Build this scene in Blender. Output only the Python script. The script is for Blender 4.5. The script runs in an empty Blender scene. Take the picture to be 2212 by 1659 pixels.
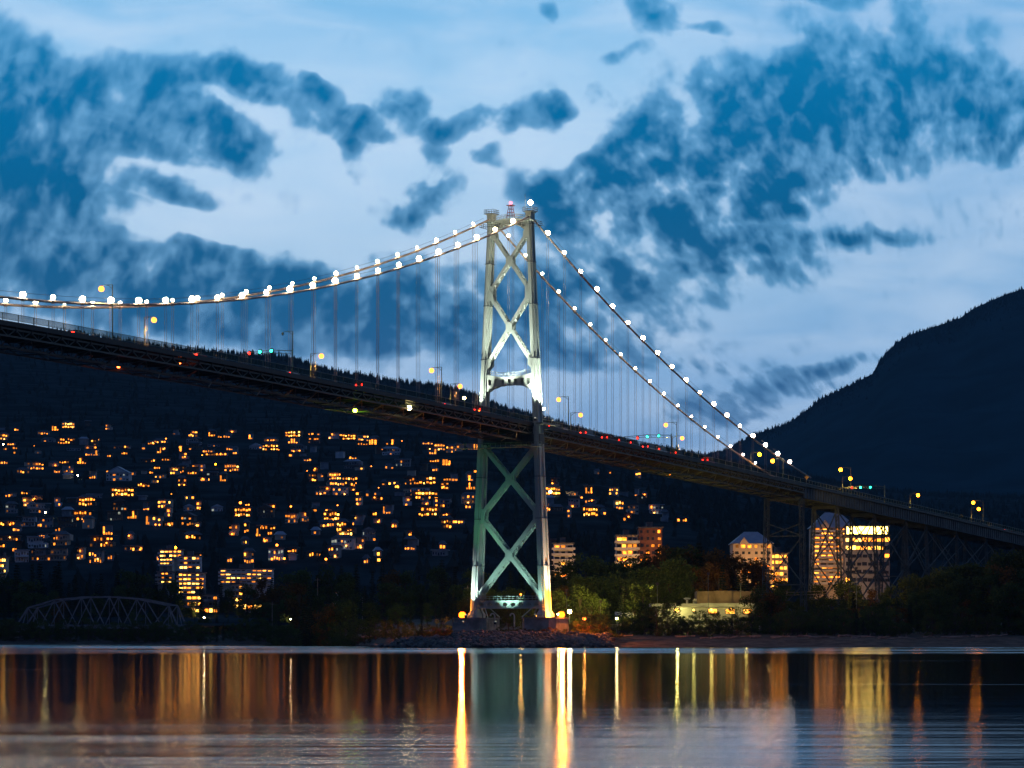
import bpy, math, random
import numpy as np
from mathutils import Vector, Matrix

R = math.radians
random.seed(7); rng = np.random.default_rng(7)
sc = bpy.context.scene
col = sc.collection

# ------------------------------------------------------------------ camera
F = 6526.0            # focal length in reference pixels (picture 2212 wide)
CX, HY, CH = 1106.0, 1378.0, 2.5
cam_d = bpy.data.cameras.new("camera"); cam = bpy.data.objects.new("camera", cam_d); col.objects.link(cam)
cam.location = (0, 0, CH); cam.rotation_euler = (R(90), 0, 0)
cam_d.sensor_width = 36; cam_d.lens = 36 * F / 2212.0
cam_d.shift_y = (HY - 829.5) / 2212.0
cam_d.clip_start = 1; cam_d.clip_end = 60000
sc.camera = cam

sc.view_settings.view_transform = 'Standard'; sc.view_settings.look = 'None'
sc.view_settings.exposure = 0.0; sc.view_settings.gamma = 1; sc.view_settings.use_curve_mapping = False
sc.cycles.use_denoising = True
sc.cycles.max_bounces = 4; sc.cycles.diffuse_bounces = 2; sc.cycles.glossy_bounces = 3
sc.cycles.transparent_max_bounces = 8; sc.cycles.caustics_reflective = False; sc.cycles.caustics_refractive = False
sc.cycles.use_light_tree = True

def lin(r, g, b):
    def c(v):
        v /= 255.0
        return v / 12.92 if v <= .04045 else ((v + .055) / 1.055) ** 2.4
    return (c(r), c(g), c(b), 1)

# ------------------------------------------------------------------ sky (world)
class NT:
    """tiny helper round a node tree"""
    def __init__(s, t): s.t = t; s.n = t.nodes; s.l = t.links
    def new(s, k, **kw):
        n = s.n.new(k)
        for a, v in kw.items(): setattr(n, a, v)
        return n
    def put(s, inp, v):
        if hasattr(v, 'is_linked') or isinstance(v, bpy.types.NodeSocket): s.l.new(v, inp)
        else: inp.default_value = v
    def math(s, op, a, b=0.0, c=0.0, clamp=False):
        n = s.new('ShaderNodeMath', operation=op); n.use_clamp = clamp
        s.put(n.inputs[0], a); s.put(n.inputs[1], b); s.put(n.inputs[2], c)
        return n.outputs[0]
    def mix(s, f, a, b):
        n = s.new('ShaderNodeMix', data_type='RGBA'); s.put(n.inputs[0], f); s.put(n.inputs[6], a); s.put(n.inputs[7], b)
        return n.outputs[2]
    def noise(s, vec, scale, detail=4, rough=.5, dist=0.0):
        n = s.new('ShaderNodeTexNoise'); s.l.new(vec, n.inputs['Vector'])
        n.inputs['Scale'].default_value = scale; n.inputs['Detail'].default_value = detail
        n.inputs['Roughness'].default_value = rough; n.inputs['Distortion'].default_value = dist
        return n.outputs['Fac']
    def xyz(s, x, y, z=0.0):
        n = s.new('ShaderNodeCombineXYZ'); s.put(n.inputs[0], x); s.put(n.inputs[1], y); s.put(n.inputs[2], z)
        return n.outputs[0]
    def step(s, v, a, b):
        n = s.new('ShaderNodeMapRange', interpolation_type='SMOOTHSTEP'); s.put(n.inputs[0], v)
        n.inputs[1].default_value = a; n.inputs[2].default_value = b
        return n.outputs[0]

SUN_EL, SUN_ROT = R(1.5), R(-75)
world = bpy.data.worlds.new("World"); sc.world = world; world.use_nodes = True
w = NT(world.node_tree); w.n.clear()
tc = w.new('ShaderNodeTexCoord'); sep = w.new('ShaderNodeSeparateXYZ'); w.l.new(tc.outputs['Generated'], sep.inputs[0])
az = w.math('ARCTAN2', sep.outputs[0], sep.outputs[1])
el = w.math('ARCSINE', sep.outputs[2])
# azimuth / elevation in hundredths of a radian-like unit (1 unit = 100 reference pixels near the view axis)
U = w.math('MULTIPLY', az, F / 100); V = w.math('MULTIPLY', el, F / 100)
P0 = w.xyz(U, V)
# wind streaks: polar coordinates round the point the clouds drift towards
def sx(x): return (x - CX) / 100
def sy(y): return (HY - y) / 100
du = w.math('SUBTRACT', U, sx(2120)); dv = w.math('SUBTRACT', V, sy(1250))
rad = w.math('SQRT', w.math('ADD', w.math('MULTIPLY', du, du), w.math('MULTIPLY', dv, dv)))
ang = w.math('ARCTAN2', dv, du)
PS = w.xyz(w.math('MULTIPLY', ang, 14.0), w.math('MULTIPLY', rad, .62), 3.1)
streak = w.noise(PS, .95, 1.5, .5, .2)
PF = w.xyz(w.math('MULTIPLY', ang, 14.0), w.math('MULTIPLY', rad, 1.0), 9.1)
streak_f = w.noise(PF, 2.1, 2.2, .5, .15)
fluff = w.noise(P0, .9, 3, .55, .6)
warp1 = w.math('MULTIPLY', w.math('SUBTRACT', w.noise(P0, .45, 3, .5), .5), 1.6)
warp2 = w.math('MULTIPLY', w.math('SUBTRACT', w.noise(w.xyz(V, U, 5.0), .5, 3, .5), .5), 1.1)
PW = w.xyz(w.math('ADD', U, warp1), w.math('ADD', V, warp2))
BLOBS = [  # centre x, y, radius x, y (reference pixels), tilt down to the right in degrees, amount
 (0,170,110,80,20,1),(60,310,150,130,0,.6),(260,330,220,50,10,.6),(120,430,190,50,5,.7),(330,410,120,24,15,.5),(560,300,120,30,22,.5),(720,290,120,34,15,.5),(1250,440,140,60,0,.5),(1520,470,200,50,0,.6),(1700,420,180,50,-5,.5),(130,235,240,60,8,.9),(380,190,250,40,6,1),(590,205,130,36,22,1),(150,300,230,55,5,.8),
 (430,275,150,34,22,.8),(500,340,90,30,30,.7),(40,390,150,60,5,.75),(20,470,130,60,0,.9),(190,440,110,24,12,.5),
 (410,440,100,18,18,.4),(150,560,330,50,9,1.0),(430,570,110,40,5,.9),(620,600,240,36,12,.9),(330,640,420,50,0,.8),(230,600,300,50,4,.6),
 (640,270,120,24,28,.6),(690,225,50,22,30,.4),(790,290,80,24,10,.7),(885,262,62,46,10,1.2),(1010,285,80,28,-14,1.0),
 (1115,268,60,30,-20,1.0),(1205,260,40,40,30,1.0),(1300,220,34,28,50,.8),(1060,355,36,18,0,.8),(925,355,40,36,60,.45),
 (925,440,75,40,-25,1.0),(850,480,70,24,25,.7),(740,345,50,22,60,.45),(1195,38,36,20,25,.8),(1405,42,60,34,45,.9),(1510,78,80,14,10,.7),
 (1350,130,60,16,-15,.4),(1770,18,110,22,0,.6),(1950,60,70,70,90,.4),(1160,400,80,30,0,.7),
 (1390,340,140,70,-20,1),(1520,290,190,110,-15,.9),(1700,240,190,130,-30,.9),(1880,240,190,140,-10,.95),(2080,250,200,90,5,1.05),(1330,420,130,60,0,.8),
 (1560,330,250,60,-8,.8),(1420,430,200,50,0,.95),(1640,370,130,50,-12,.7),(1850,365,160,50,-5,.9),(2180,310,110,50,0,.8),(2120,140,90,60,80,.5),
 (1270,490,120,45,0,.7),(1430,510,160,36,5,.8),(1610,545,180,34,10,.85),(1770,522,140,22,5,.7),(1890,520,110,14,2,.5),
 (1560,590,200,22,6,.6),(1350,610,200,34,8,.8),(1230,570,120,60,0,.6),(1700,465,130,14,-8,.5),
 (900,700,360,50,4,.75),(1080,640,280,50,0,.75),(640,700,260,40,8,.6),(1250,680,260,40,0,.6),(780,640,200,40,8,.6),(150,480,140,24,10,.5),(940,600,180,40,0,.5),
 (800,740,400,46,4,.6),(450,710,350,36,0,.5),(1790,803,110,20,-4,.8),(1640,850,160,30,-8,.7),(1560,900,120,24,0,.6),(1840,860,90,16,0,.4),(1480,800,200,20,0,.4),(1300,760,260,40,0,.45),(200,690,240,24,0,.4),
 (1560,405,130,16,-16,-.9),(500,500,300,30,6,-.6),(300,360,180,16,12,-.4),(480,235,60,10,20,-.4),(1790,330,16,50,0,-.5),(1250,330,60,40,-40,-.5)]
acc = None
for (x, y, rx, ry, tilt, amt) in BLOBS:
    mp = w.new('ShaderNodeMapping', vector_type='TEXTURE'); w.l.new(PW, mp.inputs[0])
    mp.inputs[1].default_value = (sx(x), sy(y), 0); mp.inputs[2].default_value = (0, 0, R(-tilt))
    mp.inputs[3].default_value = (rx * 1.4 / 100, ry * 1.5 / 100, 1)
    g = w.new('ShaderNodeTexGradient', gradient_type='SPHERICAL'); w.l.new(mp.outputs[0], g.inputs[0])
    acc = w.math('MULTIPLY_ADD', g.outputs['Fac'], amt * 1.5, acc if acc is not None else 0.0)
acc = w.math('MULTIPLY', w.math('TANH', acc), 1.0)
nz = w.math('ADD', w.math('MULTIPLY', w.math('SUBTRACT', streak, .5), 2.2), w.math('MULTIPLY', w.math('SUBTRACT', fluff, .5), 1.9))
nz = w.math('ADD', nz, w.math('MULTIPLY', w.math('SUBTRACT', streak_f, .5), 2.3))
gate = w.math('ADD', .42, w.math('MULTIPLY', acc, .62))
dens = w.math('SUBTRACT', w.math('ADD', w.math('MULTIPLY', acc, 1.32), w.math('MULTIPLY', nz, gate)), .08)
cloud1 = w.step(dens, .02, .72)
cloud2 = w.step(dens, .36, 1.55)
# clear sky: Nishita twilight plus the pale blue of the photograph's high veil
sky = w.new('ShaderNodeTexSky', sky_type='NISHITA'); sky.sun_disc = False
sky.sun_elevation = SUN_EL; sky.sun_rotation = SUN_ROT; sky.altitude = 50; sky.ozone_density = 3
rampn = w.new('ShaderNodeValToRGB'); w.l.new(w.math('DIVIDE', V, 14.0), rampn.inputs[0])
cr = rampn.color_ramp; cr.elements[0].position = 0; cr.elements[0].color = lin(96, 128, 172)
cr.elements[1].position = 1; cr.elements[1].color = lin(112, 178, 224)
for p, c in ((.30, (112, 152, 198)), (.42, (130, 172, 214)), (.55, (168, 202, 232)), (.72, (172, 206, 236)), (.86, (150, 196, 232))):
    e = cr.elements.new(p); e.color = lin(*c)
veil = w.math('MULTIPLY', w.step(w.noise(w.xyz(w.math('MULTIPLY', U, .35), w.math('MULTIPLY', V, 1.1)), .8, 4, .5, .4), .3, .8), .5)
side = w.step(U, 1.0, 9.0)
base = w.mix(w.math('MULTIPLY', side, .55), rampn.outputs[0], lin(104, 160, 210))
base = w.mix(veil, base, lin(206, 224, 244))
cool = w.new('ShaderNodeMix', data_type='RGBA', blend_type='ADD'); cool.inputs[0].default_value = .006
w.l.new(base, cool.inputs[6]); w.l.new(sky.outputs[0], cool.inputs[7])
ramp2 = w.new('ShaderNodeValToRGB'); w.l.new(w.math('DIVIDE', V, 14.0), ramp2.inputs[0])
c2 = ramp2.color_ramp; c2.elements[0].position = .25; c2.elements[0].color = lin(62, 100, 148)
c2.elements[1].position = 1; c2.elements[1].color = lin(14, 124, 178)
for p, c in ((.5, (28, 92, 138)), (.65, (6, 92, 140)), (.8, (0, 104, 156))):
    e = c2.elements.new(p); e.color = lin(*c)
ramp3 = w.new('ShaderNodeValToRGB'); w.l.new(w.math('DIVIDE', V, 14.0), ramp3.inputs[0])
c3 = ramp3.color_ramp; c3.elements[0].position = .25; c3.elements[0].color = lin(88, 124, 168)
c3.elements[1].position = 1; c3.elements[1].color = lin(84, 158, 208)
e = c3.elements.new(.55); e.color = lin(76, 142, 188)
final = w.mix(w.math('MULTIPLY', cloud1, .85), cool.outputs[2], ramp3.outputs[0])
final = w.mix(cloud2, final, ramp2.outputs[0])
# dusk: the sky darkens towards the zenith and away from the afterglow in the north
zen = w.step(el, .235, .55); back = w.step(w.math('ABSOLUTE', az), .35, 1.4)
final = w.mix(w.math('MULTIPLY', w.math('MAXIMUM', zen, back), .92), final, lin(16, 42, 92))
low = w.step(el, -.03, .0)
final = w.mix(low, lin(20, 36, 60), final)
bg = w.new('ShaderNodeBackground'); w.l.new(final, bg.inputs[0]); bg.inputs[1].default_value = 1.22
wo = w.new('ShaderNodeOutputWorld'); w.l.new(bg.outputs[0], wo.inputs[0])

# faint afterglow from the sun below the western hills
sd = bpy.data.lights.new("sun", 'SUN'); sd.energy = .04; sd.angle = R(12); sd.color = (1, .85, .75)
so = bpy.data.objects.new("sun", sd); col.objects.link(so)
so.rotation_euler = Vector((-math.sin(-SUN_ROT) * -1, math.cos(SUN_ROT), math.tan(R(8)))).to_track_quat('Z', 'Y').to_euler()

# ------------------------------------------------------------------ materials
def mat(name, c, rough=.7, metal=0.0, var=.25, nscale=.4, bump=0.0, spec=.4):
    m = bpy.data.materials.new(name); m.use_nodes = True; t = NT(m.node_tree); t.n.clear()
    tcn = t.new('ShaderNodeTexCoord'); oi = t.new('ShaderNodeObjectInfo')
    v = t.new('ShaderNodeVectorMath', operation='ADD'); t.l.new(tcn.outputs['Object'], v.inputs[0]); t.l.new(oi.outputs['Location'], v.inputs[1])
    n = t.noise(v.outputs[0], nscale, 4, .6)
    lo = tuple(x * (1 - var) for x in c[:3]) + (1,); hi = tuple(min(1, x * (1 + var)) for x in c[:3]) + (1,)
    b = t.new('ShaderNodeBsdfPrincipled'); t.l.new(t.mix(t.step(n, .3, .7), lo, hi), b.inputs['Base Color'])
    b.inputs['Roughness'].default_value = rough; b.inputs['Metallic'].default_value = metal
    b.inputs['Specular IOR Level'].default_value = spec
    if bump:
        bn = t.new('ShaderNodeBump'); bn.inputs['Strength'].default_value = .6; bn.inputs['Distance'].default_value = bump
        t.l.new(t.noise(v.outputs[0], nscale * 6, 4, .6), bn.inputs['Height']); t.l.new(bn.outputs[0], b.inputs['Normal'])
    o = t.new('ShaderNodeOutputMaterial'); t.l.new(b.outputs[0], o.inputs[0])
    return m
def glow(name, c, s, var=0.0, scale=.6):
    m = bpy.data.materials.new(name); m.use_nodes = True; t = NT(m.node_tree); t.n.clear()
    e = t.new('ShaderNodeEmission'); e.inputs[0].default_value = (c[0], c[1], c[2], 1); e.inputs[1].default_value = s
    if var:
        tcn = t.new('ShaderNodeTexCoord'); oi = t.new('ShaderNodeObjectInfo')
        v = t.new('ShaderNodeVectorMath', operation='ADD'); t.l.new(tcn.outputs['Object'], v.inputs[0]); t.l.new(oi.outputs['Location'], v.inputs[1])
        n = t.noise(v.outputs[0], scale, 2, .5)
        st = t.math('MULTIPLY', t.math('ADD', t.math('MULTIPLY', t.step(n, .3, .7), var), 1 - var), s)
        t.l.new(st, e.inputs[1])
    o = t.new('ShaderNodeOutputMaterial'); t.l.new(e.outputs[0], o.inputs[0])
    return m
M = {}
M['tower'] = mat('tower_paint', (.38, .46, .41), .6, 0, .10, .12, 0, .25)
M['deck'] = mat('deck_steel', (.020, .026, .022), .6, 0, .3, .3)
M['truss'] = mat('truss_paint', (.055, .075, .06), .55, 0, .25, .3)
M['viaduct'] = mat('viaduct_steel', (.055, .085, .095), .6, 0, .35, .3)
M['cable'] = mat('cable_paint', (.36, .30, .24), .5, 0, .15, .5)
M['rope'] = mat('suspender_wire', (.42, .36, .34), .5, 0, .1, .5)
M['asphalt'] = mat('asphalt', (.05, .05, .05), .9, 0, .2, .3)
M['rail'] = mat('railing_paint', (.20, .26, .20), .5, 0, .2, .5)
M['pole'] = mat('lamp_pole_paint', (.13, .2, .15), .5, 0, .2, .5)
M['concrete'] = mat('concrete', (.26, .25, .23), .9, 0, .35, .35, .05)
M['rock'] = mat('rock', (.17, .145, .125), .95, 0, .45, .5, .08)
M['wood'] = mat('driftwood', (.24, .20, .17), .9, 0, .4, .6, .03)
M['bark'] = mat('bark', (.06, .05, .04), .9, 0, .3, .8)
M['darkmetal'] = mat('dark_metal', (.04, .045, .05), .5, 0, .2, .5)
M['truss_old'] = mat('old_truss_steel', (.14, .17, .21), .7, 0, .3, .4)
M['white'] = mat('white_siding', (.55, .54, .56), .8, 0, .15, .3)
M['grey'] = mat('grey_siding', (.24, .25, .28), .8, 0, .25, .3)
M['brown'] = mat('brown_siding', (.13, .09, .07), .8, 0, .3, .3)
M['cream'] = mat('cream_stucco', (.50, .42, .34), .85, 0, .15, .3)
M['brick'] = mat('red_brick', (.24, .10, .07), .85, 0, .25, .8)
M['roof'] = mat('shingle_roof', (.10, .10, .115), .85, 0, .3, .5)
M['roof_pale'] = mat('pale_metal_roof', (.36, .37, .42), .6, 0, .1, .4)
M['glass'] = mat('dark_glass', (.03, .035, .05), .15, 0, .2, .3, 0, .6)
M['paint_a'] = mat('silver_car_paint', (.35, .35, .37), .3, .5, .05, .5)
M['paint_b'] = mat('dark_car_paint', (.03, .035, .05), .3, .2, .05, .5)
M['paint_c'] = mat('red_car_paint', (.25, .02, .02), .3, .2, .05, .5)
M['tyre'] = mat('tyre_rubber', (.02, .02, .02), .9)
M['lamp_cable'] = glow('cable_lamp_light', (1, .72, .42), 110)
M['lamp_cable_cool'] = glow('cool_cable_lamp_light', (1, .76, .62), 60)
M['lamp_sodium'] = glow('sodium_lamp_light', (1, .21, .022), 8)
M['lamp_yellow'] = glow('yellow_lamp_light', (1, .27, .006), 34)
M['lamp_orange'] = glow('orange_lamp_light', (1, .11, .004), 12)
M['lamp_white'] = glow('white_lamp_light', (1, .74, .30), 110)
M['lamp_green'] = glow('green_nav_light', (.45, .9, .04), 30)
M['red'] = glow('red_light', (1, .02, .01), 8)
M['beacon'] = glow('beacon_light', (1, .10, .14), 7)
M['redor'] = glow('red_orange_light', (1, .12, .02), 25)
M['green'] = glow('green_signal_light', (.02, .95, .50), 12)
M['tail'] = glow('tail_light', (1, .018, .008), 16)
M['head'] = glow('head_light', (1, .8, .5), 10)
M['win1'] = glow('amber_window_light', (1, .27, .022), 2.0, .5, .9)
M['win2'] = glow('bright_amber_window_light', (1, .25, .02), 5.6, .6, .7)
M['win3'] = glow('yellow_window_light', (1, .34, .035), 6.5, .5, .6)
M['win4'] = glow('pale_window_light', (.75, .8, .65), .6, .6, .9)
M['win5'] = glow('dim_window_light', (1, .32, .05), .3, .6, .9)
M['winB'] = glow('glaring_window_light', (1, .50, .08), 8, .3, .5)
M['porch'] = glow('glow_ball_light', (1, .24, .02), 11)
M['glow_ball_pale'] = glow('pale_glow_ball_light', (1, .40, .08), 9)
M['winP'] = glow('penthouse_window_light', (1, .66, .12), 17, .2, .5)
M['dimglobe'] = glow('shaded_lamp_light', (1, .6, .1), 3)
# rail mesh: fine dark wire infill seen as half-open
def meshmat(name, c, a):
    m = bpy.data.materials.new(name); m.use_nodes = True; t = NT(m.node_tree); t.n.clear()
    b = t.new('ShaderNodeBsdfDiffuse'); b.inputs[0].default_value = c
    tr = t.new('ShaderNodeBsdfTransparent'); mx = t.new('ShaderNodeMixShader'); mx.inputs[0].default_value = a
    t.l.new(tr.outputs[0], mx.inputs[1]); t.l.new(b.outputs[0], mx.inputs[2])
    o = t.new('ShaderNodeOutputMaterial'); t.l.new(mx.outputs[0], o.inputs[0]); return m
M['mesh'] = meshmat('rail_wire_infill', (.06, .10, .07, 1), .40)
def leafmat(name, c, var=.5):
    m = bpy.data.materials.new(name); m.use_nodes = True; t = NT(m.node_tree); t.n.clear()
    g = t.new('ShaderNodeNewGeometry'); oi = t.new('ShaderNodeObjectInfo')
    f = t.math('ADD', t.math('MULTIPLY', g.outputs['Random Per Island'], .7), t.math('MULTIPLY', oi.outputs['Random'], .5))
    lo = tuple(x * (1 - var) for x in c) + (1,); hi = tuple(x * (1 + var) for x in c) + (1,)
    d = t.new('ShaderNodeBsdfDiffuse'); t.l.new(t.mix(f, lo, hi), d.inputs[0])
    tl = t.new('ShaderNodeBsdfTranslucent'); t.l.new(t.mix(f, lo, hi), tl.inputs[0])
    mx = t.new('ShaderNodeMixShader'); mx.inputs[0].default_value = .3
    t.l.new(d.outputs[0], mx.inputs[1]); t.l.new(tl.outputs[0], mx.inputs[2])
    o = t.new('ShaderNodeOutputMaterial'); t.l.new(mx.outputs[0], o.inputs[0]); return m
M['leaf'] = leafmat('broad_leaves', (.060, .085, .028))
M['leaf_autumn'] = leafmat('autumn_leaves', (.11, .065, .022))
M['needle'] = leafmat('conifer_needles', (.030, .045, .030))
M['forest'] = leafmat('forest_needles', (.030, .044, .044), .4)
M['grass'] = leafmat('dry_grass_blades', (.14, .11, .045))

# ------------------------------------------------------------------ mesh builder
class MB:
    def __init__(s): s.v = []; s.f = []
    def add(s, vs, fs):
        b = len(s.v); s.v.extend([tuple(p) for p in vs]); s.f.extend([tuple(i + b for i in q) for q in fs]); return s
    def hexa(s, p):   # 8 points: bottom 4 (ccw), top 4
        return s.add(p, [(0, 3, 2, 1), (4, 5, 6, 7), (0, 1, 5, 4), (1, 2, 6, 5), (2, 3, 7, 6), (3, 0, 4, 7)])
    def box(s, x0, x1, y0, y1, z0, z1):
        return s.hexa([(x0, y0, z0), (x1, y0, z0), (x1, y1, z0), (x0, y1, z0), (x0, y0, z1), (x1, y0, z1), (x1, y1, z1), (x0, y1, z1)])
    def bar(s, a, b, w_, h_, up=(0, 0, 1)):   # rectangular bar, w_ across, h_ along 'up'
        a = Vector(a); b = Vector(b); d = (b - a).normalized(); u = Vector(up)
        sd_ = d.cross(u)
        if sd_.length < 1e-4: sd_ = d.cross(Vector((1, 0, 0)))
        sd_.normalize(); u = sd_.cross(d)
        sd_ = sd_ * w_ / 2; u = u * h_ / 2
        return s.hexa([a - sd_ - u, a + sd_ - u, b + sd_ - u, b - sd_ - u, a - sd_ + u, a + sd_ + u, b + sd_ + u, b - sd_ + u])
    def tube(s, pts, r, n=6, r2=None):
        pts = [Vector(p) for p in pts]; m = len(pts); base = len(s.v); rr = r if r2 is None else None
        for i, p in enumerate(pts):
            d = (pts[min(i + 1, m - 1)] - pts[max(i - 1, 0)]).normalized()
            a = d.cross(Vector((0, 0, 1)))
            if a.length < 1e-3: a = d.cross(Vector((1, 0, 0)))
            a.normalize(); b = d.cross(a)
            q = r if r2 is None else r + (r2 - r) * i / (m - 1)
            for k in range(n):
                t = 2 * math.pi * k / n; s.v.append(tuple(p + a * math.cos(t) * q + b * math.sin(t) * q))
        for i in range(m - 1):
            for k in range(n):
                k2 = (k + 1) % n
                s.f.append((base + i * n + k, base + i * n + k2, base + (i + 1) * n + k2, base + (i + 1) * n + k))
        s.f.append(tuple(base + k for k in range(n))[::-1]); s.f.append(tuple(base + (m - 1) * n + k for k in range(n)))
        return s
    def loft(s, rings):
        n = len(rings[0]); base = len(s.v)
        for r_ in rings: s.v.extend([tuple(p) for p in r_])
        for i in range(len(rings) - 1):
            for k in range(n):
                k2 = (k + 1) % n
                s.f.append((base + i * n + k, base + i * n + k2, base + (i + 1) * n + k2, base + (i + 1) * n + k))
        s.f.append(tuple(base + k for k in range(n))[::-1]); s.f.append(tuple(base + (len(rings) - 1) * n + k for k in range(n)))
        return s
    def ball(s, c, r, n=8, m=6, sz=1.0):
        c = Vector(c); rings = []
        for j in range(1, m):
            ph = math.pi * j / m - math.pi / 2
            rings.append([c + Vector((math.cos(ph) * math.cos(2 * math.pi * k / n) * r, math.cos(ph) * math.sin(2 * math.pi * k / n) * r, math.sin(ph) * r * sz)) for k in range(n)])
        return s.loft(rings)
    def xf(s, fn):
        s.v = [tuple(fn(*p)) for p in s.v]; return s
    def mesh(s, name, org=(0, 0, 0)):
        me = bpy.data.meshes.new(name)
        o = np.array(org); me.from_pydata((np.array(s.v) - o).tolist() if s.v else [], [], s.f); me.validate(); me.update(); return me
    def build(s, name, m, parent=None, org=(0, 0, 0)):
        me = s.mesh(name, org); me.materials.append(m)
        o = bpy.data.objects.new(name, me); col.objects.link(o)
        if parent: o.parent = parent
        else: o.location = org
        return o
def empty(name, loc, rz=0):
    o = bpy.data.objects.new(name, None); o.empty_display_size = .5; col.objects.link(o); o.location = loc; o.rotation_euler.z = rz; return o
def tag(o, label=None, cat=None, group=None, kind=None):
    if label: o['label'] = label
    if cat: o['category'] = cat
    if group: o['group'] = group
    if kind: o['kind'] = kind
    return o
KIDS = {}
def link_child(name, me, m, parent, loc=(0, 0, 0), sc_=None, rz=0):
    o = bpy.data.objects.new(name, me); col.objects.link(o); o.parent = parent; o.location = loc; o.rotation_euler.z = rz
    if sc_: o.scale = sc_
    return o
ORD = ['', 'first', 'second', 'third', 'fourth', 'fifth', 'sixth', 'seventh', 'eighth', 'ninth', 'tenth', 'eleventh', 'twelfth', 'thirteenth',
       'fourteenth', 'fifteenth', 'sixteenth', 'seventeenth', 'eighteenth', 'nineteenth', 'twentieth']
TENS = {20: 'twenty', 30: 'thirty', 40: 'forty', 50: 'fifty', 60: 'sixty'}
def ordn(n):
    if n <= 20: return ORD[n]
    t = n // 10 * 10
    return {30: 'thirtieth', 40: 'fortieth', 50: 'fiftieth', 60: 'sixtieth'}[n] if n == t else TENS[t] + '-' + ORD[n - t]
def at(x, y, Y):      # reference pixel + distance -> point
    return Vector(((x - CX) * Y / F, Y, CH + (HY - y) * Y / F))
def label_series(items, fmt):
    """items: (object, screen x); the label counts them from the left"""
    items = sorted(items, key=lambda t: t[1])
    for i, (o, x) in enumerate(items): o['label'] = fmt.format(ordn(i + 1)) if '{' in fmt else fmt

# ------------------------------------------------------------------ water
SH = [(-900, 1085), (0, 1085), (560, 1070), (650, 1000), (760, 900), (840, 800), (1000, 772), (1250, 775), (1330, 800), (1700, 812), (2212, 820), (3200, 835)]
def shore(X):   # waterline distance for a given X (X measured near Y=850)
    xs = CX + X * F / 850.0
    return float(np.interp(xs, [a for a, b in SH], [b for a, b in SH]))
def grid(name, X, Y, Zf, m):
    X = np.asarray(X); Y = np.asarray(Y); gx, gy = np.meshgrid(X, Y); gz = Zf(gx, gy)
    me = bpy.data.meshes.new(name); nx, ny = len(X), len(Y)
    v = np.stack([gx, gy, gz], -1).reshape(-1, 3)
    i = (np.arange(ny - 1)[:, None] * nx + np.arange(nx - 1)[None, :]).ravel()
    f = np.stack([i, i + 1, i + nx + 1, i + nx], -1)
    me.from_pydata(v.tolist(), [], f.tolist()); me.materials.append(m)
    for p in me.polygons: p.use_smooth = True
    o = bpy.data.objects.new(name, me); col.objects.link(o); o['kind'] = 'structure'; return o
wm = bpy.data.materials.new('sea_water'); wm.use_nodes = True; t = NT(wm.node_tree); t.n.clear()
tcn = t.new('ShaderNodeTexCoord'); sp = t.new('ShaderNodeSeparateXYZ'); t.l.new(tcn.outputs['Object'], sp.inputs[0])
lY = t.math('LOGARITHM', t.math('MAXIMUM', sp.outputs[1], 5.0), math.e)
wx = t.math('MULTIPLY', sp.outputs[0], .006)
bands = t.noise(t.xyz(wx, t.math('MULTIPLY', lY, 7.0)), 1.3, 4, .6, .2)       # long wind lanes
fine = t.noise(t.xyz(t.math('MULTIPLY', sp.outputs[0], .02), t.math('MULTIPLY', lY, 40.0)), 1.0, 3, .6, .2)
near = t.step(lY, 4.75, 4.2)        # rippled water within 90 m
near = t.new('ShaderNodeMapRange', interpolation_type='SMOOTHSTEP'); t.l.new(lY, near.inputs[0])
near.inputs[1].default_value = 4.15; near.inputs[2].default_value = 5.0; near.inputs[3].default_value = 1; near.inputs[4].default_value = 0
far = t.step(t.math('ADD', lY, t.math('MULTIPLY', t.noise(t.xyz(wx, 0.0), 2.0, 3, .6), .3)), 6.22, 6.42)        # wind-ruffled band under the far shore
lanes = t.math('MULTIPLY', t.math('MULTIPLY', t.step(bands, .60, .72), .42), t.step(t.noise(t.xyz(t.math('MULTIPLY', sp.outputs[0], .012), t.math('MULTIPLY', lY, 3.0)), 1.0, 2, .5), .35, .6))
rf = t.math('MAXIMUM', t.math('MAXIMUM', t.math('MULTIPLY', near.outputs[0], .30), t.math('MULTIPLY', far, t.math('ADD', .16, t.math('MULTIPLY', t.step(bands, .35, .65), .5)))), lanes)
rf = t.math('ADD', rf, t.math('MULTIPLY', t.math('MULTIPLY', t.math('SUBTRACT', fine, .5), t.math('ADD', .15, near.outputs[0])), .9), clamp=True)
rough = t.math('ADD', .098, t.math('MULTIPLY', rf, .26))
gl = t.new('ShaderNodeBsdfGlossy'); gl.distribution = 'BECKMANN'; gl.inputs[0].default_value = (.80, .84, .88, 1); t.l.new(rough, gl.inputs['Roughness'])
bn = t.new('ShaderNodeBump'); bn.inputs['Distance'].default_value = .25; t.l.new(t.math('ADD', .05, t.math('MULTIPLY', near.outputs[0], .08)), bn.inputs['Strength'])
rip = t.noise(t.xyz(t.math('MULTIPLY', sp.outputs[0], .30), t.math('MULTIPLY', sp.outputs[1], .7)), 1.0, 4, .6, .3)
t.l.new(rip, bn.inputs['Height']); t.l.new(bn.outputs[0], gl.inputs['Normal'])
df = t.new('ShaderNodeBsdfDiffuse'); df.inputs[0].default_value = (.003, .008, .016, 1)
fr = t.new('ShaderNodeFresnel'); fr.inputs[0].default_value = 1.33
ms = t.new('ShaderNodeMixShader'); t.l.new(t.math('MINIMUM', t.math('ADD', fr.outputs[0], .1), 1.0), ms.inputs[0]); t.l.new(df.outputs[0], ms.inputs[1]); t.l.new(gl.outputs[0], ms.inputs[2])
o_ = t.new('ShaderNodeOutputMaterial'); t.l.new(ms.outputs[0], o_.inputs[0])
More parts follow.
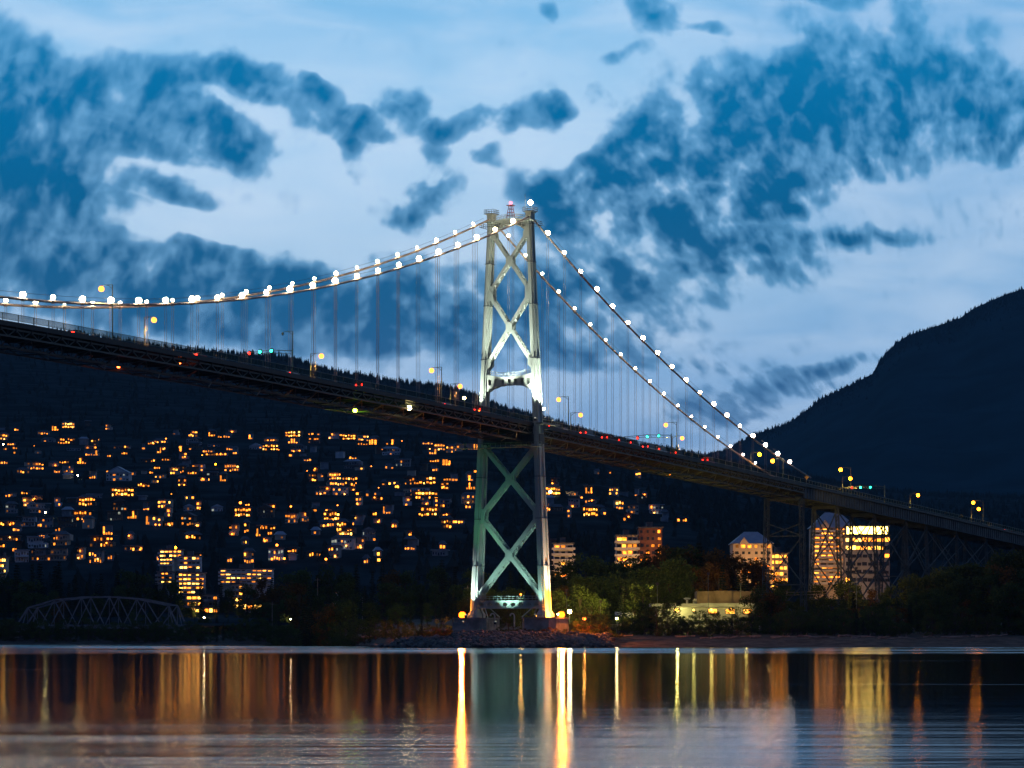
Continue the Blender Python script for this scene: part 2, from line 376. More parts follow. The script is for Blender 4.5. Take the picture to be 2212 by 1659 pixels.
grid('water', np.linspace(-4000, 4000, 9), [-600, 0, 200, 600, 1500], lambda x, y: 0 * x, wm)

# ------------------------------------------------------------------ land
M['land'] = mat('shore_soil', (.035, .034, .026), .95, 0, .5, .15, .2)
M['hill'] = mat('forest_floor', (.028, .040, .044), 1, 0, .5, .02, 0, 0)
M['sand'] = mat('beach_gravel', (.085, .066, .055), .95, 0, .5, .25, .06, .1)
M['mount'] = mat('mountain_forest', (.016, .050, .066), 1, 0, .22, .006, 0, 0)
def shv(gx):
    return np.interp(CX + gx * F / 850.0, [a for a, b in SH], [b for a, b in SH])
def ground_z(gx, gy):
    d = gy - shv(gx)
    z = np.interp(d, [-60, -2, 0, 30, 60, 130, 260], [-4, -.3, -.02, 2.3, 3.4, 5.0, 9.0])
    return z + .25 * np.sin(gx * .11 + gy * .05) * np.clip(d / 20, 0, 1)
grid('ground', np.linspace(-420, 420, 281), np.linspace(740, 1420, 171), ground_z, M['land'])
grid('beach', np.linspace(-420, 420, 421), np.linspace(740, 1160, 141), lambda x, y: np.where((y - shv(x)) < 42, ground_z(x, y) + .03 + .05 * np.sin(x * 1.3 + y * .7), ground_z(x, y) - .5), M['sand'])

RIDGE = [(-1400, 640), (-600, 660), (0, 712), (120, 718), (185, 724), (240, 732), (330, 748), (430, 760), (520, 766), (600, 768), (650, 780), (700, 798), (760, 808), (830, 822), (900, 832), (960, 838),
         (1005, 848), (1060, 873), (1100, 888), (1150, 900), (1250, 930), (1380, 966), (1450, 972), (1535, 990), (1600, 1002), (1700, 1020), (1850, 1055), (2000, 1070), (2212, 1078), (3400, 1085)]
MRIDGE = [(-800, 1150), (1250, 1050), (1400, 1010), (1500, 992), (1562, 976), (1631, 938), (1698, 917), (1727, 898), (1777, 860), (1826, 838), (1888, 806), (1900, 780), (1913, 763), (1938, 740), (1962, 724), (2024, 704),
          (2073, 688), (2103, 666), (2172, 636), (2212, 624), (2400, 590), (2900, 560), (3600, 600)]
def hill_y(xs, Y):
    yr = np.interp(xs, [a for a, b in RIDGE], [b for a, b in RIDGE])
    L = np.log(np.maximum(Y, 1)); k = [np.log(v) for v in (1150, 1350, 1500, 2200, 3300, 5500)]
    lowr = yr > 900
    ys = [np.full_like(yr, 1352.), np.full_like(yr, 1310.), np.full_like(yr, 1210.), np.maximum(1052., yr + 110), np.maximum(918., yr + 45), yr]
    out = ys[0] * 1.0
    for i in range(5):
        f_ = np.clip((L - k[i]) / (k[i + 1] - k[i]), 0, 1); out = out + (ys[i + 1] - ys[i]) * f_
    return out
def hill_z(gx, gy):
    xs = CX + gx * F / gy; yy = hill_y(xs, gy)
    z = CH + (HY - yy) * gy / F
    z = z - np.clip(gy - 5500, 0, None) * .35
    return z + 1.6 * np.sin(gx * .013 + gy * .004) * np.sin(gy * .011 + gx * .005)
def fan(name, us, Ys, zf, m):   # sheet whose columns fan out with distance
    us = np.asarray(us); Ys = np.asarray(Ys); gu, gy = np.meshgrid(us, Ys); gx = (gu - CX) * gy / F
    gz = zf(gx, gy); nx, ny = len(us), len(Ys)
    i = (np.arange(ny - 1)[:, None] * nx + np.arange(nx - 1)[None, :]).ravel()
    me = bpy.data.meshes.new(name); me.from_pydata(np.stack([gx, gy, gz], -1).reshape(-1, 3).tolist(), [], np.stack([i, i + 1, i + nx + 1, i + nx], -1).tolist())
    me.materials.append(m)
    for p in me.polygons: p.use_smooth = True
    o = bpy.data.objects.new(name, me); col.objects.link(o); o['kind'] = 'structure'; return o
HYs = np.concatenate([np.geomspace(1150, 5500, 90), np.linspace(5560, 6600, 12)])
fan('hillside', np.linspace(-1400, 3400, 321), HYs, hill_z, M['hill'])
def mount_z(gx, gy):
    xs = CX + gx * F / gy; yr = np.interp(xs, [a for a, b in MRIDGE], [b for a, b in MRIDGE])
    f_ = np.clip((gy - 5600) / 3400, 0, 1) ** .9
    yy = 1120 + (yr - 1120) * f_; z = CH + (HY - yy) * gy / F
    return z - np.clip(gy - 9000, 0, None) * .5 + 30 * np.sin(gx * .012 + gy * .003) * np.sin(gy * .005 + gx * .002) * np.sin(f_ * math.pi)
fan('mountain', np.linspace(-800, 3600, 301), np.concatenate([np.linspace(5600, 9000, 50), np.linspace(9100, 11500, 8)]), mount_z, M['mount'])
grid('far_ground', np.linspace(-14000, 14000, 5), [1300, 6000, 20000, 40000], lambda x, y: 0 * x - 2, M['land'])

# forest masses: thousands of small ragged conifers in one mesh each
def conifer_arrays(n_t, pos, hgt, wid, tiers=4, seg=5):
    V_, F_ = [], []; b = 0
    for k in range(n_t):
        x, y, z = pos[k]; H = hgt[k]; W_ = wid[k]; ph = rng.uniform(0, 6.28)
        lean = rng.uniform(-.03, .03) * H
        for j in range(tiers):
            f0 = j / tiers; zb = z + H * (f0 * .92 - .02 + rng.uniform(-.02, .02)); zt = zb + H * (1 - f0) * .62
            r_ = W_ * (1 - f0) ** .9 * rng.uniform(.75, 1.15)
            for s_ in range(seg):
                a = ph + 6.2832 * s_ / seg + j; rr = r_ * rng.uniform(.6, 1.2)
                V_.append((x + lean * f0 + math.cos(a) * rr, y + math.sin(a) * rr, zb + rng.uniform(-.04, .03) * H))
            V_.append((x + lean * (f0 + .2), y, min(zt, z + H)))
            for s_ in range(seg): F_.append((b + s_, b + (s_ + 1) % seg, b + seg))
            b += seg + 1
    return V_, F_
def forest(name, us, Ys, zf, h0, h1, label, m, wr=.2):
    n_ = len(us); gx = (us - CX) * Ys / F; gz = zf(gx, Ys)
    H = rng.uniform(h0, h1, n_) * rng.choice([.7, 1, 1, 1.25], n_); W_ = H * rng.uniform(wr * .7, wr * 1.3, n_)
    V_, F_ = conifer_arrays(n_, np.stack([gx, Ys, gz - 1], -1), H, W_)
    me = bpy.data.meshes.new(name); me.from_pydata(V_, [], F_); me.materials.append(m)
    o = bpy.data.objects.new(name, me); col.objects.link(o); tag(o, label, 'forest', kind='stuff'); return o
# ------------------------------------------------------------------ houses: data read off the photograph
HA = """22,190,50,d 148,200,40,l 390,235,100,b 500,205,60,l 620,182,115,B 800,170,50,d 985,205,60,m 35,295,70,b 95,345,70,l 35,378,60,b 135,375,40,l 345,405,60,b
130,408,30,l 430,310,120,b 600,325,160,b 760,330,80,d 868,295,60,b 850,335,50,b 665,385,120,d 1100,362,150,b 830,395,100,b 830,428,120,l 1128,420,60,l 990,440,40,l 580,485,90,b
740,495,90,l 480,512,80,b 320,550,150,b 210,600,110,b 515,598,60,l 1010,597,100,l 1180,615,80,l 610,655,80,d 1065,672,210,G 1110,790,210,B 340,815,110,b
790,865,150,B 860,805,130,d 1285,820,60,d 650,835,80,d 360,935,180,D 100,945,100,g 1085,905,120,g 1325,905,60,l 750,1010,160,B 610,1000,90,d 1045,1010,140,d
65,1065,135,b 235,1075,150,D 405,1085,135,m 610,1085,160,d 790,1100,90,m 80,1200,165,b 380,1185,60,l 340,1265,170,D 535,1245,155,m 920,1262,215,b 1210,1300,170,b
1370,320,60,b 1460,305,130,b 1590,250,50,d 1750,262,80,b 1755,318,130,D 1770,360,120,d 1920,262,70,l 1995,272,40,l 2055,272,60,l 2105,228,70,b 1480,365,50,b 1300,368,30,l
1635,385,30,l 1445,405,40,l 1880,390,100,l 1900,430,160,b 2010,425,90,l 1940,335,110,d 2080,365,60,l 2130,408,40,l 1340,487,140,b 1500,480,80,l 1660,465,80,m
2100,575,130,B 1425,550,60,l 1670,535,80,d 1790,572,100,m 1650,585,90,b 1575,600,80,b 1310,597,50,b 1370,597,40,l 1445,640,90,b 1410,690,60,b 1300,722,110,b 1740,600,90,l
1900,610,140,d 1860,665,90,b 2020,665,60,l 1720,820,80,b 1490,885,120,B 1515,965,50,b 1715,910,100,G 1805,900,50,b 1970,915,100,W 1430,1075,90,b 1530,1075,80,b
1340,1065,40,l 1700,1065,120,g 1790,1075,50,b 1700,1175,150,d 1755,1212,140,b 2130,1095,30,l 865,1400,120,b 200,1400,120,D 40,1400,60,b 500,1380,190,m 340,1385,110,m 1790,1365,80,l"""
HC = """275,255,40,l 315,320,100,W 435,330,130,B 440,270,110,b 620,232,130,B 620,285,90,l 765,215,50,l 830,215,30,l 790,285,90,d 1065,250,130,B 1195,260,90,B
950,243,80,m 1190,302,90,l 1270,300,70,l 1290,250,70,d 1390,300,30,l 1430,300,30,l 655,345,110,m 600,390,30,l 780,350,40,d 1820,350,90,B 1740,345,60,b 1420,380,140,D
1330,370,60,d 1900,370,60,b 1970,360,70,m 2090,350,90,l 1760,382,60,l 1110,415,60,l 740,442,60,l 700,385,50,d 1515,482,120,d 1100,505,130,D 1160,517,70,b 805,522,40,b 880,510,60,d
1685,520,50,d 1780,522,50,l 2110,530,20,l 780,585,60,b 850,585,50,b 965,580,100,B 1085,608,120,B 970,650,140,B 1110,657,40,b 1690,608,190,B 1430,610,70,b 1360,615,30,l
1470,638,40,b 1570,615,80,g 1880,590,60,l 1940,593,50,l 2070,593,50,l 1860,645,60,B 2070,650,80,l 1600,670,130,b 1650,700,140,m 1710,735,190,B 1490,700,80,d 860,700,110,m
1010,700,130,m 1230,712,30,l 1310,695,60,d 1145,702,30,l 1850,765,100,b 2060,775,120,m 1700,793,60,b 1840,820,120,m 2050,830,50,l 810,800,60,d 800,843,30,l 250,790,40,l
210,865,130,B 395,880,130,g 1290,880,40,l 1385,870,70,l 935,912,130,B 600,930,90,b 890,965,140,b 1015,1010,80,B 1720,890,150,B 1865,905,90,b 400,995,150,b
240,1030,40,b 430,1055,40,l 800,1045,60,d 520,1095,80,G 1040,1075,130,b 1050,1112,110,B 1020,1172,180,w 1160,1165,80,m 790,1225,120,b 950,1230,90,w 1240,1095,110,g
1575,1175,90,l 1840,1160,50,l 480,1245,120,w 615,1245,60,W 260,1265,80,b 105,1260,50,l 1320,1220,50,G 1320,1268,30,b 1215,1275,40,l 1810,1215,110,d"""
HE = """330,272,130,B 490,282,90,b 645,270,70,l 345,202,60,b 715,107,50,b 830,110,20,l 1070,60,60,b 1085,97,20,l 1075,140,50,b 1340,122,50,l 860,287,80,b 955,293,70,d
1060,300,30,l 1130,303,40,b 580,310,20,l 655,350,90,b 675,377,50,b 915,402,70,B 510,392,90,m 1110,365,60,d 1030,442,100,m 1240,445,120,w 985,492,60,b 955,532,20,l 290,442,40,b
370,440,90,d 470,505,30,b 660,487,130,B 1430,522,20,l 1310,520,60,d 1485,520,40,l 310,385,60,d 730,440,110,d 780,477,20,l"""
houses = []
for src, (ox, oy, s_) in ((HA, (0, 878.4, .2382)), (HC, (468.5, 878.4, .2647)), (HE, (1112.6, 995.5, .2471))):
    for e in src.split():
        a, b, c, k = e.split(','); houses.append((ox + float(a) * s_, oy + float(b) * s_, float(c) * s_, k))
random.seed(77); tries = 0       # smaller lights scattered through the same streets
while len(houses) < 296 and tries < 4000:
    tries += 1
    if random.random() < .6: x, y = random.uniform(4, 640), random.triangular(950, 1225, 1190)
    else: x, y = random.uniform(560, 1000), random.uniform(950, 1190)
    if all(abs(x - a) > (c * .5 + 13) or abs(y - b) > 9 for a, b, c, _k in houses) and not (470 < x < 650 and 990 < y < 1085):
        houses.append((x, y, random.uniform(10, 24), random.choice('llbbbm')))
GY = np.geomspace(1150, 5500, 400)
def hill_at(x, y):     # ground point of the hillside seen at reference pixel x, y
    ys = hill_y(np.full_like(GY, x), GY); Y = float(np.interp(-y, -ys, GY))
    X = (x - CX) * Y / F; return Vector((X, Y, float(hill_z(np.array([X]), np.array([Y]))[0])))
wall_of = {'l': ['brown', 'grey'], 'b': ['brown', 'cream', 'grey'], 'B': ['cream', 'brown'], 'm': ['white', 'grey', 'cream'], 'd': ['grey', 'brown', 'grey'], 'D': ['grey', 'white'],
           'g': ['grey', 'brown'], 'G': ['cream', 'white'], 'W': ['white'], 'w': ['white', 'grey']}
house_log = []
random.seed(11)
for (x, y, wd, k) in houses:
    p = hill_at(x, y + 4); ppm = F / p.y; Wm = max(wd * 1.0, 7) / ppm; D_ = min(max(Wm * .5, 6), 12)
    st = 2 if k in 'BDwm' and wd > 14 else (2 if random.random() < .35 else 1)
    wm_ = random.choice(wall_of[k]); Hm = 3.1 * st; rz = random.uniform(-.25, .25)
    root = empty('house', (p.x, p.y, p.z - .3), rz)
    hw = Wm / 2
    body = MB().box(-hw, hw, 0, D_, -3, Hm)
    if st == 2 and random.random() < .6:      # a wing one storey high, or a setback upper floor
        e_ = hw * random.uniform(.25, .5) * random.choice((-1, 1))
        body = MB().box(-hw, hw, 0, D_, -3, Hm * .5); body.box(min(0, 2 * e_) - hw * .45, max(0, 2 * e_) + hw * .45, .9, D_ + .5, Hm * .5, Hm)
    body.build('wall', M[wm_], root)
    pitched = k in 'gGW' or random.random() < .25
    rm = M['roof_pale'] if k in 'GW' or (k in 'dDw' and random.random() < .4) else M['roof']
    r_ = MB(); ov = .7
    if pitched and k in 'gGW' and random.random() < .8:          # gable end to the water
        rh = min(Wm * .28, 5); 
        r_.add([(-hw - ov, -ov, Hm), (hw + ov, -ov, Hm), (0, -ov, Hm + rh), (-hw - ov, D_ + ov, Hm), (hw + ov, D_ + ov, Hm), (0, D_ + ov, Hm + rh)],
               [(0, 1, 2), (5, 4, 3), (0, 2, 5, 3), (1, 4, 5, 2), (0, 3, 4, 1)])
        gb = MB().add([(-hw * .8, -ov - .02, Hm + .2), (hw * .8, -ov - .02, Hm + .2), (0, -ov - .02, Hm + rh * .78), (-hw * .8, -ov - .2, Hm + .2), (hw * .8, -ov - .2, Hm + .2), (0, -ov - .2, Hm + rh * .78)],
                      [(3, 4, 5), (0, 2, 1), (0, 1, 4, 3), (1, 2, 5, 4), (2, 0, 3, 5)])
        gb.build('gable', M[wm_], root)
    elif pitched:
        rh = 2.0
        r_.add([(-hw - ov, -ov, Hm), (hw + ov, -ov, Hm), (hw + ov, D_ + ov, Hm), (-hw - ov, D_ + ov, Hm), (-hw * .6, D_ / 2, Hm + rh), (hw * .6, D_ / 2, Hm + rh)],
               [(0, 1, 5, 4), (1, 2, 5), (2, 3, 4, 5), (3, 0, 4), (0, 3, 2, 1)])
    else:
        r_.box(-hw - ov, hw + ov, -ov, D_ + ov, Hm, Hm + .4)
    r_.build('roof', rm, root)
    # windows: each one a part
    lit = {'l': 1, 'b': .72, 'B': .9, 'm': .4, 'd': .1, 'D': .1, 'g': .25, 'G': .45, 'W': .3, 'w': .55}[k]
    nw = max(1, min(7, int(round(wd / 5.5)))); 
    for s_ in range(st):
        for i in range(nw):
            if k == 'l' and s_ == 1 and random.random() < .7: continue
            on = random.random() < lit
            if not on and wd < 22: continue
            ww = 2 * hw / nw; x0 = -hw + i * ww + ww * random.uniform(.05, .38); x1 = -hw + (i + 1) * ww - ww * random.uniform(.05, .38)
            z0 = 3.1 * s_ + random.choice((.5, .9, 1.1)); z1 = z0 + random.uniform(.9, 1.5)
            if k == 'l': z0 = .9
            yf = -.06
            mm = M['glass']
            if on:
                mm = M[{'l': random.choice(['win1', 'win2']), 'b': random.choice(['win2', 'win1', 'win5', 'win3']), 'B': random.choice(['win2', 'win2', 'win3', 'winB', 'win1']), 'm': random.choice(['win2', 'win1', 'win5']),
                        'w': random.choice(['win4', 'win4', 'win2'])}.get(k, random.choice(['win5', 'win1', 'win4']))]
            MB().box(x0, x1, yf, yf + .05, z0, z1).build('window', mm, root)
    if wd > 26 and k in 'BmDb' and random.random() < .6:     # balcony along the front
        MB().box(-hw - .3, hw + .3, -2.2, -.1, 2.9, 3.05).build('balcony', M['grey'], root)
    if k in 'bBmw' and random.random() < .5:  # glow balls added to random house fronts for extra warm light
        q = random.uniform(-.8, .8) * hw
        MB().ball((q, -.7, random.choice((1.0, 2.3))), .2 + .00012 * p.y, 6, 5).build('added_glow_ball', M[random.choice(['porch', 'porch', 'glow_ball_pale'])], root)
    house_log.append((root, x, y, wm_, st, k, pitched))
DESC = {'l': 'small low {w} house, thin amber window strip', 'b': '{w} house with amber lit windows', 'B': 'large {w} house glowing amber',
        'm': '{w} house partly lit', 'd': 'dim {w} house nearly unlit', 'D': 'long dim {w} house with dark windows', 'g': 'dark {w} house with pitched roof', 'G': 'wide {w} gabled house',
        'W': 'white gabled house', 'w': '{w} house with pale lit windows'}
rows = {}
for h_ in house_log: rows.setdefault(min(11, max(0, int((h_[2] - 905) // 28))), []).append(h_)
for r_ in sorted(rows):
    for side_ in (0, 1):
        hs = sorted([h_ for h_ in rows[r_] if (h_[1] > 1106) == bool(side_)], key=lambda q: q[1])
        for i, h_ in enumerate(hs):
            d_ = DESC[h_[5]].format(w=h_[3])
            if side_: lb = f'{d_}, {ordn(i + 1)} past the tower, {ordn(r_ + 1)} row down'
            else: lb = f'{d_}, {ordn(i + 1)} from left, {ordn(r_ + 1)} row down'
            ws = lb.split()
            h_[0]['label'] = ' '.join(ws[:16]); tag(h_[0], None, 'house', 'houses on the hillside')

# forests between the houses and on the ridges
hx = np.array([h_[0] for h_ in houses]); hy_ = np.array([h_[1] for h_ in houses]); hw_ = np.array([h_[2] for h_ in houses])
def clear_of_houses(us, Ys, H=12):
    gx = (us - CX) * Ys / F; z = hill_z(gx, Ys); yb = HY - (z - CH) * F / Ys; yt = HY - (z + H - CH) * F / Ys
    ok = np.ones(len(us), bool)
    for a, b, c in zip(hx, hy_, hw_):
        ok &= ~((np.abs(us - a) < c * .5 + 1.2 * F / Ys) & (yt < b + 3) & (yb > b + 4))
        ok &= ~((np.abs(us - a) < c * .5 + 1.2 * F / Ys) & (np.abs(yb - b) < 5))
    return ok
n_ = 9000
us = rng.uniform(-500, 2700, n_); Ys = np.exp(rng.uniform(math.log(1300), math.log(5300), n_))
ok = clear_of_houses(us, Ys); forest('slope_forest', us[ok], Ys[ok], hill_z, 7, 14, 'dark conifer woods between the houses on the hillside', M['forest'], .26)
n_ = 5200
us = rng.uniform(-500, 2700, n_); Ys = 5500 - np.abs(rng.normal(0, 90, n_))
forest('ridge_forest', us, Ys, hill_z, 7, 14, 'jagged line of conifers along the top of the near hill', M['forest'], .2)
n_ = 4200
us = rng.uniform(1350, 2700, n_); Ys = 9000 - np.abs(rng.normal(0, 160, n_))
forest('mountain_forest', us, Ys, mount_z, 8, 15, 'conifers fringing the skyline of the far mountain', M['mount'], .26)

# ------------------------------------------------------------------ bridge frame
BX, BY = .457, .8895
T0 = Vector((5.0, 816.0, 0)); DV = Vector((BX, BY, 0)); NV = Vector((BY, -BX, 0))
WC = -6.0     # centre line; cables at w = 0 and w = -12
A_ = 10.37    # suspender spacing
def B(t, w_, z): return T0 + DV * t + NV * w_ + Vector((0, 0, z))
DK_t = [-560, -520, -330, -236, -145, -47, 12, 109, 184, 216, 322, 399, 436, 560]
DK_z = [60, 61, 66.0, 66.2, 64.6, 62, 60, 56.4, 53.5, 52.1, 48.1, 45, 43.5, 38.5]
def zd(t): return float(np.interp(t, DK_t, DK_z))
def zdS(t): return (zd(t - 14) + zd(t - 7) + zd(t) + zd(t + 7) + zd(t + 14)) / 5
def zc(t):
    if t <= 0: return .00068 * t * t + .3536 * t + 116.5
    return 116.5 - .4229 * t + .00061 * t * t
ORG = tuple(B(0, WC, 7.5))
bridge = tag(empty('suspension_bridge', ORG), 'long green suspension bridge with floodlit tower and lamps strung along its cables', 'bridge')
def bb(mb, name, m, parent=bridge): return mb.build(name, m, parent, ORG)
def tpts(t0, t1, step): 
    n = max(1, int(round((t1 - t0) / step))); return [t0 + (t1 - t0) * i / n for i in range(n + 1)]
TL, TR = -330, 197
def strip(mb, t0, t1, step, w0, w1, z0o, z1o):     # box strip following the deck
    ts = tpts(t0, t1, step)
    mb.loft([[B(t, w0, zdS(t) + z0o), B(t, w1, zdS(t) + z0o), B(t, w1, zdS(t) + z1o), B(t, w0, zdS(t) + z1o)] for t in ts])
WN, WF = 1.7, -13.7
mb = MB(); strip(mb, TL, TR, 8, WN - .2, WF + .2, -.7, -.15); strip(mb, TL, TR, 8, WN, WN - .25, -1.0, 0); strip(mb, TL, TR, 8, WF, WF + .25, -1.0, 0)
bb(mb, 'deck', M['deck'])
mb = MB(); strip(mb, TL, TR, 8, -.9, -11.1, -.146, -.05); bb(mb, 'roadway', M['asphalt'])
def long_truss(w_, dtop, dbot, panel, cw, dw, name, sub):
    mb = MB(); ts = tpts(TL, TR, panel)
    for o_ in (dtop, dbot):
        mb.loft([[B(t, w_ - cw / 2, zdS(t) + o_ - cw / 2), B(t, w_ + cw / 2, zdS(t) + o_ - cw / 2), B(t, w_ + cw / 2, zdS(t) + o_ + cw / 2), B(t, w_ - cw / 2, zdS(t) + o_ + cw / 2)] for t in ts])
    for a, b in zip(ts[:-1], ts[1:]):
        m_ = (a + b) / 2
        mb.bar(B(a, w_, zdS(a) + dtop), B(m_, w_, zdS(m_) + dbot), dw, dw); mb.bar(B(m_, w_, zdS(m_) + dbot), B(b, w_, zdS(b) + dtop), dw, dw)
        mb.bar(B(m_, w_, zdS(m_) + dbot), B(m_, w_, zdS(m_) + dtop), dw * .7, dw * .7)
    return bb(mb, name, M['truss'])
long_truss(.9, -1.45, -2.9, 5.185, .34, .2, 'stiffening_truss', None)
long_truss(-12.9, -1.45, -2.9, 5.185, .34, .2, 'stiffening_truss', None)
# floor beams and lower lateral bracing
mb = MB()
for t in tpts(TL, TR, 5.185):
    z = zdS(t)
    mb.hexa([B(t - .15, 1.2, z - 2.0), B(t + .15, 1.2, z - 2.0), B(t + .15, -13.2, z - 2.0), B(t - .15, -13.2, z - 2.0), B(t - .15, 1.2, z - .75), B(t + .15, 1.2, z - .75), B(t + .15, -13.2, z - .75), B(t - .15, -13.2, z - .75)])
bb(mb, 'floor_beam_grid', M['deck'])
mb = MB(); ts = tpts(TL, TR, 10.37)
for i, (a, b) in enumerate(zip(ts[:-1], ts[1:])):
    za, zb = zdS(a) - 4.6, zdS(b) - 4.6
    mb.bar(B(a, -2.2, za), B(b, -2.2, zb), .3, .35); mb.bar(B(a, -9.8, za), B(b, -9.8, zb), .3, .35)
    mb.bar(B(a, -2.2, za), B(a, -9.8, za), .25, .3)
    mb.bar(B(a, -2.2, za), B(b, -9.8, zb), .18, .18) if i % 2 else mb.bar(B(a, -9.8, za), B(b, -2.2, zb), .18, .18)
    m_ = (a + b) / 2; zm = zdS(m_)
    for (wa, wb) in ((.9, -2.2), (-12.9, -9.8)):
        mb.bar(B(a, wa, zdS(a) - 2.9), B(a, wb, za), .22, .3); mb.bar(B(a, wa, zdS(a) - 2.9), B(m_, wb, zm - 4.6), .14, .14); mb.bar(B(m_, wb, zm - 4.6), B(b, wa, zdS(b) - 2.9), .14, .14)
bb(mb, 'lateral_bracing', M['truss'])
# railings
for w_, nm in ((WN - .1, 'near'), (WF + .1, 'far')):
    mb = MB(); ts = tpts(TL, TR, 5.185)
    for t in ts: mb.bar(B(t, w_, zdS(t)), B(t, w_, zdS(t) + 1.55), .16, .16, (1, 0, 0))
    for o_ in (1.5, .25):
        mb.loft([[B(t, w_ - .05, zdS(t) + o_), B(t, w_ + .05, zdS(t) + o_), B(t, w_ + .05, zdS(t) + o_ + .08), B(t, w_ - .05, zdS(t) + o_ + .08)] for t in ts])
    rl = bb(mb, 'railing', M['rail'])
    mb = MB()
    for a, b in zip(ts[:-1], ts[1:]):
        mb.hexa([B(a, w_ - .01, zdS(a) + .33), B(b, w_ - .01, zdS(b) + .33), B(b, w_ + .01, zdS(b) + .33), B(a, w_ + .01, zdS(a) + .33),
                 B(a, w_ - .01, zdS(a) + 1.5), B(b, w_ - .01, zdS(b) + 1.5), B(b, w_ + .01, zdS(b) + 1.5), B(a, w_ + .01, zdS(a) + 1.5)])
    bb(mb, 'wire_infill', M['mesh'], rl)
# cables
TCE = 205
for w_ in (0, -12):
    ts = tpts(TL - 40, TCE, 5.0); ts = sorted(set(ts + [0.0]))
    c = bb(MB().tube([B(t, w_, zc(t)) for t in ts], .27, 8), 'main_cable', M['cable'])
    mb = MB()
    mb.tube([B(t, w_ + .35, zc(t) + 1.25) for t in ts if abs(t) > 2 and t < 190 and t < 0], .035, 4)
    mb.tube([B(t, w_ + .35, zc(t) + 1.25) for t in ts if 2 < t < 186], .035, 4)
    bb(mb, 'hand_rope', M['darkmetal'], c)
    for i in range(-34, 18):
        if i == 0: continue
        t = i * A_
        if t < TL: continue
        z1 = zc(t) - .2; z0 = zdS(t) - .8
        if z1 - z0 < 1.2: continue
        mb = MB()
        for q in (-.26, .26):
            mb.tube([B(t, w_ + q, z0), B(t, w_ + q, z1)], .042, 4)
        s_ = bb(mb, 'suspender', M['rope'])
        cb = MB().tube([B(t - .45, w_, zc(t - .45)), B(t + .45, w_, zc(t + .45))], .40, 8); bb(cb, 'cable_band', M['cable'], s_)
    for i in range(-34, 19):
        t = i * A_
        if t < TL: continue
        if i == 0:
            if w_ != 0: continue
            p = B(t, w_, zc(t) + 3.6)
        else: p = B(t, w_, zc(t) + .95)
        lm = M['lamp_cable_cool'] if i > 11 else M['lamp_cable']
        rr = (.60 if w_ == 0 else .38) * random.uniform(.8, 1.15)
        l_ = bb(MB().ball(p, rr, 8, 6), 'cable_lamp', lm)
        bb(MB().tube([p - Vector((0, 0, .95)), p - Vector((0, 0, .3))], .07, 5), 'lamp_bracket', M['darkmetal'], l_)

# ------------------------------------------------------------------ tower
tower = empty('tower', (0, 0, 0)); tower.parent = bridge
def half(z): return 5.9 + (114.6 - z) * .0435
def tsz(z): return 1.55 + (114.6 - z) * .0035
def lsz(z): return 2.5 + (114.6 - z) * .019
LEGZ = [8.0, 8.8, 10, 14, 24, 35, 46, 57, 65, 75, 86, 96, 105, 112, 115.2]
for sgn in (1, -1):
    rings = []
    for z in LEGZ:
        a = tsz(z) / 2; b = lsz(z) / 2; c = WC + sgn * half(z)
        if z < 9: a += .5; b += .7
        n = .34
        pts = [(b, -a * .45), (b, a * .45), (b - n, a * .45), (b - n, a), (b * .42, a), (b * .42, a - n), (-b * .42, a - n), (-b * .42, a), (-b + n, a), (-b + n, a * .45), (-b, a * .45), (-b, -a * .45), (-b + n, -a * .45), (-b + n, -a), (-b * .42, -a), (-b * .42, -a + n), (b * .42, -a + n), (b * .42, -a), (b - n, -a), (b - n, -a * .45)]
        rings.append([B(p_[0], c + p_[1], z) for p_ in pts])
    leg = bb(MB().loft(rings), 'leg', M['tower'], tower)
    # splice plates as thin collars
    mb = MB()
    for z in (22, 34.7, 46, 78, 92.6, 104):
        a = tsz(z) / 2 + .04; b = lsz(z) / 2 + .04; c = WC + sgn * half(z)
        mb.hexa([B(-b, c - a, z), B(b, c - a, z), B(b, c + a, z), B(-b, c + a, z), B(-b, c - a, z + .14), B(b, c - a, z + .14), B(b, c + a, z + .14), B(-b, c + a, z + .14)])
    bb(mb, 'splice_collar', M['darkmetal'], tower)
    # saddle housing and service cage
    c = WC + sgn * half(115)
    mb = MB(); zt = 115.2
    def bx(mb, t0, t1, w0, w1, z0, z1):
        mb.hexa([B(t0, w0, z0), B(t1, w0, z0), B(t1, w1, z0), B(t0, w1, z0), B(t0, w0, z1), B(t1, w0, z1), B(t1, w1, z1), B(t0, w1, z1)])
    bx(mb, -1.7, 1.7, c - 1.2, c + 1.2, zt, zt + .35); bx(mb, -1.2, 1.2, c - .8, c + .8, zt + .35, zt + 2.2); bx(mb, -1.5, 1.5, c - 1.05, c + 1.05, zt + 2.2, zt + 2.5)
    bb(mb, 'saddle_housing', M['tower'], tower)
    mb = MB()
    for (z0, e) in ((zt + 2.5, 1.5), (zt - 1.2, 2.4)):
        pts = [(-e, -e), (e, -e), (e, e), (-e, e)]
        for q in range(4):
            p1, p2 = pts[q], pts[(q + 1) % 4]
            for hh in (.55, 1.1): mb.tube([B(p1[0], c + p1[1], z0 + hh), B(p2[0], c + p2[1], z0 + hh)], .045, 4)
            for k_ in range(4):
                f_ = k_ / 4; mb.tube([B(p1[0] + (p2[0] - p1[0]) * f_, c + p1[1] + (p2[1] - p1[1]) * f_, z0), B(p1[0] + (p2[0] - p1[0]) * f_, c + p1[1] + (p2[1] - p1[1]) * f_, z0 + 1.1)], .045, 4)
            mb.bar(B(p1[0], c + p1[1], z0), B(p2[0], c + p2[1], z0), .18, .12)
    bb(mb, 'service_cage', M['darkmetal'], tower)
